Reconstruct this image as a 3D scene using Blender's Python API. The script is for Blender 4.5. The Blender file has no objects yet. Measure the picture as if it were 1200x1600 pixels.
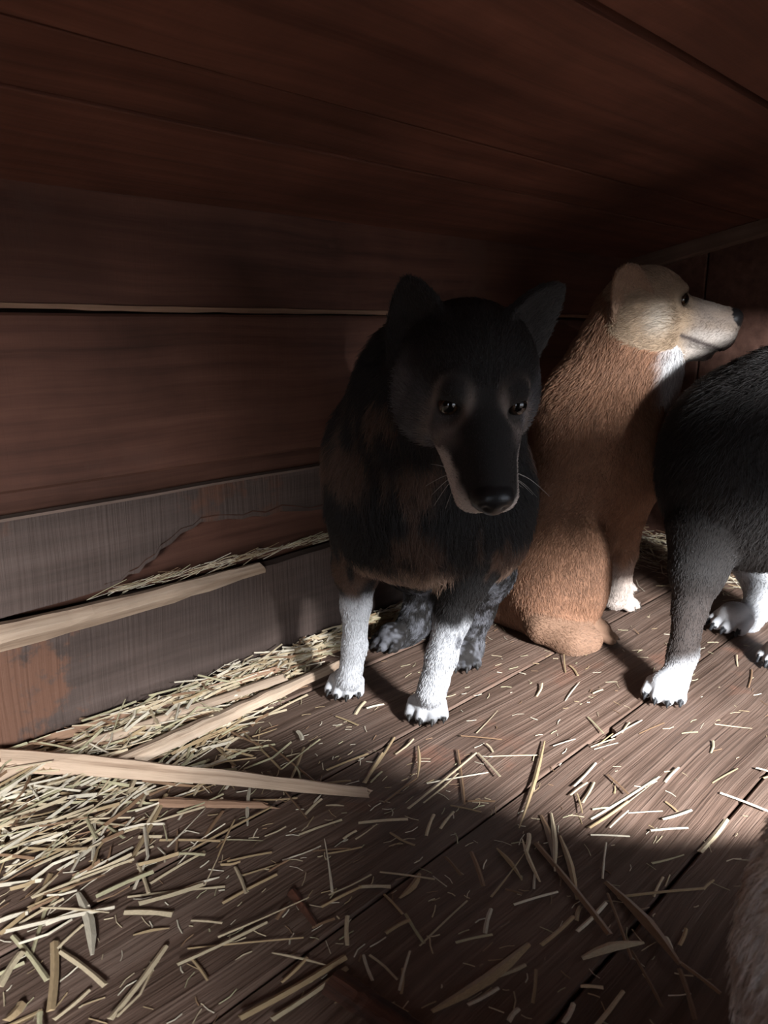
import bpy, bmesh, math, random
import numpy as np
from mathutils import Matrix, Vector

# ------------------------------------------------------------------ camera, light, exposure
SC = bpy.context.scene
COL = SC.collection
EYE = 0.60                                   # eye height of the photographer
TILT = math.atan(290 / 1200)                 # looking down into the kennel
RA = math.radians(45.8)                      # the kennel's long wall runs at this angle to the view
cam_d = bpy.data.cameras.new('camera'); cam = bpy.data.objects.new('camera', cam_d); COL.objects.link(cam)
cam.location = (0, 0, EYE); cam.rotation_euler = (math.pi / 2 - TILT, 0, 0)
cam_d.sensor_fit = 'HORIZONTAL'; cam_d.sensor_width = 36; cam_d.lens = 36
cam_d.clip_start = 0.02
cam_d.dof.use_dof = True; cam_d.dof.focus_distance = 1.12; cam_d.dof.aperture_fstop = 12
SC.camera = cam

def rm(X, Y, Z):                             # kennel axes (X along the long wall, Y towards it) -> world
    c, s = math.cos(RA), math.sin(RA)
    return Vector((X * c - Y * s, X * s + Y * c, Z))

w = bpy.data.worlds.new('overcast_sky'); SC.world = w; w.use_nodes = True
w.node_tree.nodes['Background'].inputs[0].default_value = (0.80, 0.88, 1.0, 1)
w.node_tree.nodes['Background'].inputs[1].default_value = 4.0

def daylight(name, pos, target, sx, sy, power, colour):
    l = bpy.data.lights.new(name, 'AREA'); l.shape = 'RECTANGLE'; l.size = sx; l.size_y = sy
    l.energy = power; l.color = colour
    o = bpy.data.objects.new(name, l); COL.objects.link(o)
    o.location = pos
    o.rotation_euler = (Vector(target) - Vector(pos)).to_track_quat('-Z', 'Y').to_euler()
    return o
# daylight from outside, through an unseen doorway and hatch shaped for it
daylight('doorway_daylight_offscreen', rm(0.447, -0.89, 0.80), rm(1.20, 0.50, 0.15), 0.26, 0.06, 150, (0.93, 0.96, 1.0))
daylight('hatch_daylight_offscreen', rm(-1.00, -1.20, 0.90), rm(0.25, 1.00, 0.08), 0.34, 0.34, 140, (0.93, 0.96, 1.0))

vs = SC.view_settings
vs.view_transform = 'Standard'; vs.look = 'None'; vs.gamma = 1.0; vs.use_curve_mapping = False
vs.exposure = 0.0

# ------------------------------------------------------------------ helpers
rnd = random.Random(7)
rng = np.random.default_rng(11)

def tag(o, label=None, cat=None, group=None, kind=None):
    if label: o['label'] = label
    if cat: o['category'] = cat
    if group: o['group'] = group
    if kind: o['kind'] = kind
    return o

def link(name, data, mat=None, parent=None):
    o = bpy.data.objects.new(name, data); COL.objects.link(o)
    if mat is not None and data is not None and not data.materials: data.materials.append(mat)
    if parent is not None: o.parent = parent
    return o

def nodes(name):
    m = bpy.data.materials.new(name); m.use_nodes = True
    nt = m.node_tree; b = nt.nodes['Principled BSDF']
    return m, nt, b

def N(nt, typ, **kw):
    n = nt.nodes.new(typ)
    for k, v in kw.items():
        if k in n.inputs: n.inputs[k].default_value = v
        else: setattr(n, k, v)
    return n

def ramp(nt, stops):
    r = nt.nodes.new('ShaderNodeValToRGB'); e = r.color_ramp.elements
    while len(e) > 1: e.remove(e[-1])
    e[0].position = stops[0][0]; e[0].color = (*stops[0][1], 1)
    for p, c in stops[1:]:
        x = e.new(p); x.color = (*c, 1)
    return r

def mixc(nt, a, b, fac, blend='MIX'):
    n = nt.nodes.new('ShaderNodeMix'); n.data_type = 'RGBA'; n.blend_type = blend
    L = nt.links
    for sock, val in ((n.inputs[6], a), (n.inputs[7], b), (n.inputs[0], fac)):
        if hasattr(val, 'is_linked') or hasattr(val, 'links'): L.new(val, sock)
        elif isinstance(val, (int, float)): sock.default_value = val
        else: sock.default_value = (*val, 1)
    return n.outputs[2]

def wood(name, dark, mid, light, ridge=0.5, grain=60, rough=0.75, stain=None, stain_at=0.55, seed=0.0, cross=0.0, spec=0.3, patch=None):
    """weathered board: long grain along local X, ridged relief, worn stain patches"""
    m, nt, b = nodes(name); L = nt.links
    tc = N(nt, 'ShaderNodeTexCoord'); oi = N(nt, 'ShaderNodeObjectInfo')
    add = N(nt, 'ShaderNodeVectorMath', operation='ADD'); L.new(tc.outputs['Object'], add.inputs[0])
    sc = N(nt, 'ShaderNodeVectorMath', operation='SCALE'); sc.inputs[3].default_value = 17.0
    cmb = N(nt, 'ShaderNodeCombineXYZ'); 
    for i in range(3): L.new(oi.outputs['Random'], cmb.inputs[i])
    L.new(cmb.outputs[0], sc.inputs[0]); L.new(sc.outputs[0], add.inputs[1])
    # slow wander of the grain
    wn = N(nt, 'ShaderNodeTexNoise', Scale=2.2, Detail=2.0); L.new(add.outputs[0], wn.inputs['Vector'])
    wv = N(nt, 'ShaderNodeVectorMath', operation='SCALE'); wv.inputs[3].default_value = 0.035
    L.new(wn.outputs['Color'], wv.inputs[0])
    ad2 = N(nt, 'ShaderNodeVectorMath', operation='ADD'); L.new(add.outputs[0], ad2.inputs[0]); L.new(wv.outputs[0], ad2.inputs[1])
    mp = N(nt, 'ShaderNodeMapping'); mp.inputs['Scale'].default_value = (1.3, grain, grain); L.new(ad2.outputs[0], mp.inputs[0])
    g = N(nt, 'ShaderNodeTexNoise', Scale=1.0, Detail=5.0, Roughness=0.65); L.new(mp.outputs[0], g.inputs['Vector'])
    mp2 = N(nt, 'ShaderNodeMapping'); mp2.inputs['Scale'].default_value = (0.8, grain * 2.6, grain * 2.6); L.new(ad2.outputs[0], mp2.inputs[0])
    g2 = N(nt, 'ShaderNodeTexNoise', Scale=1.0, Detail=3.0, Roughness=0.6); L.new(mp2.outputs[0], g2.inputs['Vector'])
    cr = ramp(nt, [(0.30, dark), (0.52, mid), (0.72, light)]); L.new(g.outputs[0], cr.inputs[0])
    col = cr.outputs[0]
    big = N(nt, 'ShaderNodeTexNoise', Scale=3.5, Detail=4.0, Roughness=0.6); L.new(add.outputs[0], big.inputs['Vector'])
    br = ramp(nt, [(0.35, (0.72, 0.72, 0.72)), (0.65, (1.18, 1.18, 1.18))]); L.new(big.outputs[0], br.inputs[0])
    col = mixc(nt, col, br.outputs[0], 1.0, 'MULTIPLY')
    if stain:
        sn = N(nt, 'ShaderNodeTexNoise', Scale=4.2, Detail=6.0, Roughness=0.62); L.new(ad2.outputs[0], sn.inputs['Vector'])
        sr = ramp(nt, [(stain_at, (0, 0, 0)), (stain_at + 0.09, (1, 1, 1))]); L.new(sn.outputs[0], sr.inputs[0])
        col = mixc(nt, col, stain, sr.outputs[0])
    if patch:                                   # a worn patch of its own shape: (centre, radius, colour)
        vd = N(nt, 'ShaderNodeVectorMath', operation='DISTANCE'); L.new(tc.outputs['Object'], vd.inputs[0]); vd.inputs[1].default_value = patch[0]
        pn = N(nt, 'ShaderNodeTexNoise', Scale=22.0, Detail=6.0, Roughness=0.65); L.new(ad2.outputs[0], pn.inputs['Vector'])
        pa = N(nt, 'ShaderNodeMath', operation='MULTIPLY_ADD'); L.new(pn.outputs[0], pa.inputs[0]); pa.inputs[1].default_value = 0.30; L.new(vd.outputs['Value'], pa.inputs[2])
        pr = ramp(nt, [(patch[1], (1, 1, 1)), (patch[1] + 0.035, (0, 0, 0))]); L.new(pa.outputs[0], pr.inputs[0])
        col = mixc(nt, col, patch[2], pr.outputs[0])
    L.new(col, b.inputs['Base Color'])
    rr = N(nt, 'ShaderNodeMapRange'); rr.inputs[3].default_value = rough - 0.12; rr.inputs[4].default_value = min(1, rough + 0.15)
    L.new(g.outputs[0], rr.inputs[0]); L.new(rr.outputs[0], b.inputs['Roughness'])
    b.inputs['Specular IOR Level'].default_value = spec
    hsum = N(nt, 'ShaderNodeMath', operation='MULTIPLY_ADD'); L.new(g2.outputs[0], hsum.inputs[0]); hsum.inputs[1].default_value = 0.6; L.new(g.outputs[0], hsum.inputs[2])
    h = hsum.outputs[0]
    if cross:                                   # saw marks across the board
        mp3 = N(nt, 'ShaderNodeMapping'); mp3.inputs['Scale'].default_value = (170, 3, 3); L.new(ad2.outputs[0], mp3.inputs[0])
        g3 = N(nt, 'ShaderNodeTexNoise', Scale=1.0, Detail=2.0); L.new(mp3.outputs[0], g3.inputs['Vector'])
        h3 = N(nt, 'ShaderNodeMath', operation='MULTIPLY_ADD'); L.new(g3.outputs[0], h3.inputs[0]); h3.inputs[1].default_value = cross; L.new(h, h3.inputs[2]); h = h3.outputs[0]
    bp = N(nt, 'ShaderNodeBump', Strength=ridge, Distance=0.004); L.new(h, bp.inputs['Height']); L.new(bp.outputs[0], b.inputs['Normal'])
    return m

def plain(name, colour, rough=0.6, spec=0.4, var=0.25, scale=40.0, stretch=(1, 1, 1)):
    m, nt, b = nodes(name); L = nt.links
    tc = N(nt, 'ShaderNodeTexCoord'); mp = N(nt, 'ShaderNodeMapping'); mp.inputs['Scale'].default_value = stretch; L.new(tc.outputs['Object'], mp.inputs[0])
    n = N(nt, 'ShaderNodeTexNoise', Scale=scale, Detail=3.0); L.new(mp.outputs[0], n.inputs['Vector'])
    r = ramp(nt, [(0.3, tuple(c * (1 - var) for c in colour)), (0.7, tuple(min(1, c * (1 + var)) for c in colour))]); L.new(n.outputs[0], r.inputs[0])
    oi = N(nt, 'ShaderNodeObjectInfo'); rr = ramp(nt, [(0, (0.8, 0.8, 0.78)), (1, (1.12, 1.1, 1.08))]); L.new(oi.outputs['Random'], rr.inputs[0])
    L.new(mixc(nt, r.outputs[0], rr.outputs[0], 1.0, 'MULTIPLY'), b.inputs['Base Color'])
    b.inputs['Roughness'].default_value = rough; b.inputs['Specular IOR Level'].default_value = spec
    return m

M = {}
YW_ = 1.066
M['wall'] = wood('stained_wall_board', (0.070, 0.029, 0.018), (0.118, 0.050, 0.032), (0.160, 0.071, 0.047), ridge=0.35, grain=45, cross=0.5, stain=(0.105, 0.050, 0.034), stain_at=0.58)
M['wall_low'] = wood('weathered_wall_board', (0.068, 0.047, 0.038), (0.098, 0.068, 0.056), (0.128, 0.092, 0.077), ridge=0.5, grain=30, cross=1.2, stain=(0.16, 0.066, 0.036), stain_at=0.60)
M['wall_foot'] = wood('weathered_bottom_board', (0.068, 0.047, 0.038), (0.098, 0.068, 0.056), (0.128, 0.092, 0.077), ridge=0.5, grain=30, cross=1.2, patch=((0.33, YW_, 0.09), 0.215, (0.165, 0.082, 0.052)))
M['ceiling'] = wood('ceiling_board', (0.098, 0.037, 0.0235), (0.155, 0.060, 0.038), (0.205, 0.082, 0.053), ridge=0.3, grain=40, cross=0.3)
M['floor'] = wood('worn_floor_board', (0.088, 0.052, 0.036), (0.160, 0.101, 0.074), (0.232, 0.158, 0.120), ridge=0.8, grain=95, rough=0.62, stain=(0.21, 0.105, 0.07), stain_at=0.60, spec=0.35)
M['end'] = wood('end_wall_board', (0.080, 0.037, 0.025), (0.130, 0.062, 0.043), (0.175, 0.088, 0.063), ridge=0.35, grain=40, cross=0.3)
M['batten'] = wood('batten_wood', (0.14, 0.084, 0.058), (0.21, 0.13, 0.092), (0.27, 0.175, 0.127), ridge=0.3, grain=50)
M['raw'] = wood('raw_split_wood', (0.34, 0.23, 0.155), (0.52, 0.38, 0.27), (0.66, 0.51, 0.38), ridge=0.5, grain=70, rough=0.7)
M['raw_dull'] = wood('raw_edge_wood', (0.20, 0.115, 0.07), (0.34, 0.20, 0.125), (0.46, 0.29, 0.19), ridge=0.4, grain=60, rough=0.8)
M['rot'] = wood('rotten_wood', (0.02, 0.013, 0.01), (0.10, 0.04, 0.024), (0.20, 0.075, 0.045), ridge=0.6, grain=50)
M['worn'] = wood('worn_board_edge', (0.13, 0.088, 0.068), (0.19, 0.13, 0.10), (0.25, 0.175, 0.14), ridge=0.3, grain=60)
M['backing'] = plain('backing_boards', (0.075, 0.042, 0.030), rough=0.9)
M['earth'] = plain('yard_earth', (0.20, 0.16, 0.12), rough=0.95, scale=6)
for nm, c in (('straw_a', (0.56, 0.46, 0.31)), ('straw_b', (0.42, 0.305, 0.175)), ('straw_c', (0.68, 0.61, 0.48)), ('straw_d', (0.45, 0.41, 0.26)), ('straw_e', (0.24, 0.145, 0.085))):
    M[nm] = plain(nm, c, rough=0.5, spec=0.5, var=0.3, scale=30, stretch=(0.4, 1, 1))

def box_mesh(name, x0, x1, y0, y1, z0, z1, bev=0.0025, nx=1, wob=0.0, seed=0):
    """a board with eased, slightly uneven edges"""
    bm = bmesh.new(); r = random.Random(seed)
    bmesh.ops.create_cube(bm, size=1.0)
    for v in bm.verts:
        v.co = Vector(((x0 + x1) / 2 + v.co.x * (x1 - x0), (y0 + y1) / 2 + v.co.y * (y1 - y0), (z0 + z1) / 2 + v.co.z * (z1 - z0)))
    if nx > 1:
        for i in range(1, nx):
            bmesh.ops.bisect_plane(bm, geom=bm.verts[:] + bm.edges[:] + bm.faces[:], plane_co=(x0 + (x1 - x0) * i / nx, 0, 0), plane_no=(1, 0, 0))
    if bev:
        ed = [e for e in bm.edges if abs((e.verts[0].co - e.verts[1].co).normalized().x) > 0.9]
        bmesh.ops.bevel(bm, geom=ed, offset=bev, segments=1, affect='EDGES')
    if wob:
        off = {}
        for v in bm.verts:
            k = round(v.co.x, 3)
            if k not in off: off[k] = Vector((0, r.uniform(-wob, wob), r.uniform(-wob, wob)))
            v.co += off[k]
    me = bpy.data.meshes.new(name); bm.to_mesh(me); bm.free()
    return me

def slab_mesh(name, outline, y0, y1):
    """XZ outline extruded in Y"""
    bm = bmesh.new()
    f = [bm.verts.new((x, y0, z)) for x, z in outline]; k = [bm.verts.new((x, y1, z)) for x, z in outline]
    n = len(outline)
    bm.faces.new(f); bm.faces.new(list(reversed(k)))
    for i in range(n):
        bm.faces.new((f[(i + 1) % n], f[i], k[i], k[(i + 1) % n]))
    bmesh.ops.recalc_face_normals(bm, faces=bm.faces[:])
    me = bpy.data.meshes.new(name); bm.to_mesh(me); bm.free()
    return me

def roomobj(name, me, mat, parent=None):
    o = link(name, me, mat, parent)
    if parent is None: o.rotation_euler = (0, 0, RA)
    return o

# ------------------------------------------------------------------ the kennel
X0, X1, YW, YF = -1.05, 2.10, 1.07, -0.42
ZC, SLOPE = 0.778, 0.22
def ceil_z(Y): return ZC + SLOPE * (YW - Y)

# floor: boards along the long wall
floor = roomobj('floor', box_mesh('floor', X0, X1, YF, YW + 0.12, -0.07, -0.030, 0), M['backing']); tag(floor, kind='structure')
seams = [-0.42, -0.359, -0.145, 0.069, 0.283, 0.497, 0.711, 0.925, 1.085]
for i in range(len(seams) - 1):
    a, b_ = seams[i], seams[i + 1]
    g = 0.0022
    dz = rnd.uniform(-0.0015, 0.0015)
    if i == 4:      # board with the rotted notch at its far edge
        pts = [(X0, a + g), (X1, a + g), (X1, b_ - g), (1.012, b_ - g), (1.006, b_ - 0.012), (0.99, b_ - 0.021), (0.965, b_ - 0.019), (0.950, b_ - 0.009), (0.946, b_ - g), (X0, b_ - g)]
        bm = bmesh.new(); lo = [bm.verts.new((x, y, -0.03)) for x, y in pts]; hi = [bm.verts.new((x, y, dz)) for x, y in pts]
        bm.faces.new(hi); bm.faces.new(list(reversed(lo)))
        for q in range(len(pts)):
            bm.faces.new((lo[q], lo[(q + 1) % len(pts)], hi[(q + 1) % len(pts)], hi[q]))
        me = bpy.data.meshes.new('plank'); bm.to_mesh(me); bm.free()
    else:
        me = box_mesh('plank', X0, X1, a + g, b_ - g, -0.03, dz, 0.003, 6, 0.0006, i)
    roomobj('plank', me, M['floor'], floor)

# long wall: dark backing and the boards nailed to it
wl = roomobj('wall_left', box_mesh('wall_left', X0, X1, YW + 0.104, YW + 0.12, -0.07, ceil_z(YW + 0.12) + 0.02, 0), M['backing']); tag(wl, kind='structure')
roomobj('plank', box_mesh('plank', X0, X1, YW - 0.008, YW + 0.02, 0.628, 0.83, 0.003, 8, 0.0008, 3), M['wall'], wl)
roomobj('plank', box_mesh('plank', X0, X1, YW, YW + 0.026, 0.381, 0.6185, 0.004, 8, 0.001, 4), M['wall'], wl)
# pale torn edge between the two upper boards
bm = bmesh.new(); top, bot = [], []
nseg = 70
for i in range(nseg + 1):
    x = X0 + (1.9 - X0) * i / nseg
    zt = 0.6290 + rnd.uniform(-0.0006, 0.0006); zb = 0.6215 + rnd.uniform(-0.0010, 0.0010) + (0.0012 if x < 0.5 else 0)
    y = YW - 0.011 + rnd.uniform(-0.0012, 0.0012)
    top.append((bm.verts.new((x, y, zt)), bm.verts.new((x, YW + 0.012, zt)))); bot.append((bm.verts.new((x, y - 0.001, zb)), bm.verts.new((x, YW + 0.012, zb))))
for i in range(nseg):
    for q in ((top[i][0], bot[i][0], bot[i + 1][0], top[i + 1][0]), (bot[i][0], bot[i][1], bot[i + 1][1], bot[i + 1][0]), (top[i][0], top[i + 1][0], top[i + 1][1], top[i][1])):
        bm.faces.new(q)
bmesh.ops.recalc_face_normals(bm, faces=bm.faces[:])
me = bpy.data.meshes.new('torn_edge'); bm.to_mesh(me); bm.free()
roomobj('torn_edge', me, M['raw_dull'], wl)
# recessed board seen in the slot
roomobj('plank', box_mesh('plank', X0, X1, YW + 0.088, YW + 0.102, 0.15, 0.46, 0.002, 4, 0.0006, 5), M['wall'], wl)
# middle board with the gnawed, rotten hole
top_pts = [(x, 0.346 + rnd.uniform(-0.0012, 0.0012)) for x in np.linspace(X1, X0, 30)]
hole = [(X0, 0.206), (0.30, 0.209), (0.44, 0.211), (0.495, 0.214), (0.52, 0.219), (0.535, 0.228), (0.552, 0.226), (0.565, 0.238), (0.582, 0.243), (0.592, 0.256), (0.612, 0.262), (0.63, 0.275),
        (0.652, 0.279), (0.668, 0.287), (0.695, 0.284), (0.722, 0.283), (0.75, 0.277), (0.772, 0.279), (0.80, 0.273), (0.835, 0.277), (0.86, 0.272), (0.90, 0.266), (0.95, 0.262), (1.02, 0.244), (1.08, 0.222), (1.15, 0.207), (X1, 0.206)]
roomobj('plank', slab_mesh('plank', top_pts + hole, YW, YW + 0.022), M['wall_low'], wl)
bm = bmesh.new(); prev = None
for x, z in sorted(top_pts):
    r4 = [bm.verts.new((x, YW - 0.0015, z - 0.0022)), bm.verts.new((x, YW - 0.0012, z + 0.0018)), bm.verts.new((x, YW + 0.02, z + 0.0018))]
    if prev:
        bm.faces.new((prev[0], r4[0], r4[1], prev[1])); bm.faces.new((prev[1], r4[1], r4[2], prev[2]))
    prev = r4
me = bpy.data.meshes.new('worn_edge'); bm.to_mesh(me); bm.free()
roomobj('worn_edge', me, M['worn'], wl)
# broken rim of the hole
rim = bmesh.new(); prev = None
for (x, z) in hole[3:25]:
    d = rnd.uniform(0.004, 0.013)
    a = rim.verts.new((x, YW - 0.0015, z + d)); b_ = rim.verts.new((x + rnd.uniform(-.003, .003), YW + 0.004, z + 0.001)); c_ = rim.verts.new((x, YW + 0.02, z - 0.004))
    if prev:
        rim.faces.new((prev[0], a, b_, prev[1])); rim.faces.new((prev[1], b_, c_, prev[2]))
    prev = (a, b_, c_)
me = bpy.data.meshes.new('rotten_rim'); rim.to_mesh(me); rim.free()
roomobj('rotten_rim', me, M['rot'], wl)
low = [(X0, 0.0), (X1, 0.0)] + [(x, 0.194 - 0.010 * max(0, math.sin((x - 0.5) * 5.5)) * (0.5 < x < 1.07) + rnd.uniform(-0.0015, 0.0015)) for x in np.linspace(X1, X0, 60)]
roomobj('plank', slab_mesh('plank', [(x, z - 0.02 if z == 0 else z) for x, z in low], YW - 0.004, YW + 0.022), M['wall_foot'], wl)

# end wall of upright boards
we = roomobj('wall_back', box_mesh('wall_back', X1 + 0.024, X1 + 0.04, YF - 0.02, YW + 0.12, -0.07, ceil_z(YF) + 0.1, 0), M['backing']); tag(we, kind='structure')
es = [1.085, 0.862, 0.652, 0.442, 0.23, 0.02, -0.19, -0.42]
for i in range(len(es) - 1):
    y1, y0 = es[i] - 0.002, es[i + 1] + 0.002
    me = box_mesh('plank', -0.02, 1.3, -y1, -y0, X1, X1 + 0.026, 0.003, 4, 0.0006, 40 + i)
    # local X is the board's length: stand it upright
    me.transform(Matrix(((0, 0, 1, 0), (0, -1, 0, 0), (1, 0, 0, 0), (0, 0, 0, 1))))
    o = roomobj('plank', me, M['end'], we)

# lean-to roof boards
ce = bpy.data.objects.new('ceiling', None); COL.objects.link(ce); ce.rotation_euler = (0, 0, RA); tag(ce, kind='structure')
cs = [1.20, 0.843, 0.732, 0.456, 0.25, 0.03, -0.2, -0.46]
pitch = -math.atan(SLOPE)
for i in range(len(cs) - 1):
    y1, y0 = cs[i], cs[i + 1]
    L_ = (y1 - y0) / math.cos(pitch)
    g = (0.003, 0.0025, 0.005, 0.004, 0.004, 0.004, 0.004)[i]
    me = box_mesh('plank', X0, X1 + 0.03, -L_ / 2 + g, L_ / 2 - g, 0.0, 0.022, 0.0012, 8, 0.0008, 60 + i)
    o = link('plank', me, M['ceiling'], ce)
    ym = (y0 + y1) / 2
    o.location = (0, ym, ceil_z(ym) + (0.0, 0.001, -0.001, 0.002, 0, 0, 0)[i]); o.rotation_euler = (pitch, 0, 0)
me = box_mesh('roof_sheet', X0, X1 + 0.04, -0.85, 0.85, 0.024, 0.034, 0)
o = link('roof_sheet', me, M['backing'], ce); o.location = (0, 0.35, ceil_z(0.35)); o.rotation_euler = (pitch, 0, 0)

# batten under the roof along the end wall
Lb = 1.56
me = box_mesh('trim_1', -Lb / 2, Lb / 2, -0.019, 0.019, -0.036, 0.003, 0.003, 5, 0.0006, 9)
tr = link('trim_1', me, M['batten']); tag(tr, kind='structure')
tr.location = rm(X1 - 0.018, 0.325, ceil_z(0.325) - 0.001)
tr.rotation_euler = (Matrix.Rotation(RA - math.pi / 2, 3, 'Z') @ Matrix.Rotation(-math.atan(SLOPE), 3, 'Y')).to_euler()

# near end wall and front wall (behind the photographer) with openings shaped for the light
wn = roomobj('wall_near', box_mesh('wall_near', X0 - 0.03, X0, YF - 0.03, YW + 0.12, -0.07, 1.15, 0), M['wall']); tag(wn, kind='structure')
DX0, DX1, DZ0, DZ1 = 0.50, 1.20, 0.14, 0.735          # unseen doorway, its edges set to bound the light
HX0, HX1, HZ0, HZ1 = -0.98, -0.44, 0.14, 0.72         # unseen hatch, designed to light the long wall and straw
wf = bpy.data.objects.new('wall_front', None); COL.objects.link(wf); wf.rotation_euler = (0, 0, RA); tag(wf, kind='structure')
k = 0
for (xa, xb, za, zb) in ((X0, HX0, -.07, 1.14), (HX1, DX0, -.07, 1.14), (DX1, X1, -.07, 0.4), (DX1, X1, 0.403, 0.8), (DX1, X1, 0.803, 1.14),
                         (HX0, HX1, -.07, HZ0), (HX0, HX1, HZ1, 1.14), (DX0, DX1, -.07, DZ0), (DX0, DX1, DZ1, 1.14), (DX0, DX1, 0.618, 0.70), (DX0, 0.655, 0.70, DZ1)):  # last two boards: invented cross rail and slot stop that shape the light
    link('plank', box_mesh('plank', xa, xb, YF - 0.026, YF, za, zb, 0.002, 2, 0.0004, 80 + k), M['wall'], wf); k += 1
yard = roomobj('ground', box_mesh('ground', -4, 5, -5, YF - 0.03, -0.5, -0.35, 0), M['earth']); tag(yard, kind='structure')

# ------------------------------------------------------------------ bodies: smooth-blended implicit surfaces
def nrm(v):
    v = np.asarray(v, float); return v / (np.linalg.norm(v) + 1e-9)

def vnoise(P, s, seed=0):
    """value noise in -1..1"""
    q = P * s + seed * 7.31; i = np.floor(q).astype(np.int64); f = q - i; f = f * f * (3 - 2 * f)
    def hsh(ix, iy, iz):
        n = (ix * 374761393 + iy * 668265263 + iz * 2147483647 + seed * 1274126177) & 0xffffffff
        n = ((n ^ (n >> 13)) * 1274126177) & 0xffffffff
        n = ((n ^ (n >> 16)) * 2246822519) & 0xffffffff
        return (n & 0xffff) / 32767.5 - 1
    out = 0
    for dx in (0, 1):
        for dy in (0, 1):
            for dz in (0, 1):
                wgt = (f[:, 0] if dx else 1 - f[:, 0]) * (f[:, 1] if dy else 1 - f[:, 1]) * (f[:, 2] if dz else 1 - f[:, 2])
                out = out + wgt * hsh(i[:, 0] + dx, i[:, 1] + dy, i[:, 2] + dz)
    return out

def sst(a, b, x):
    t = np.clip((x - a) / (b - a), 0, 1); return t * t * (3 - 2 * t)

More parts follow.
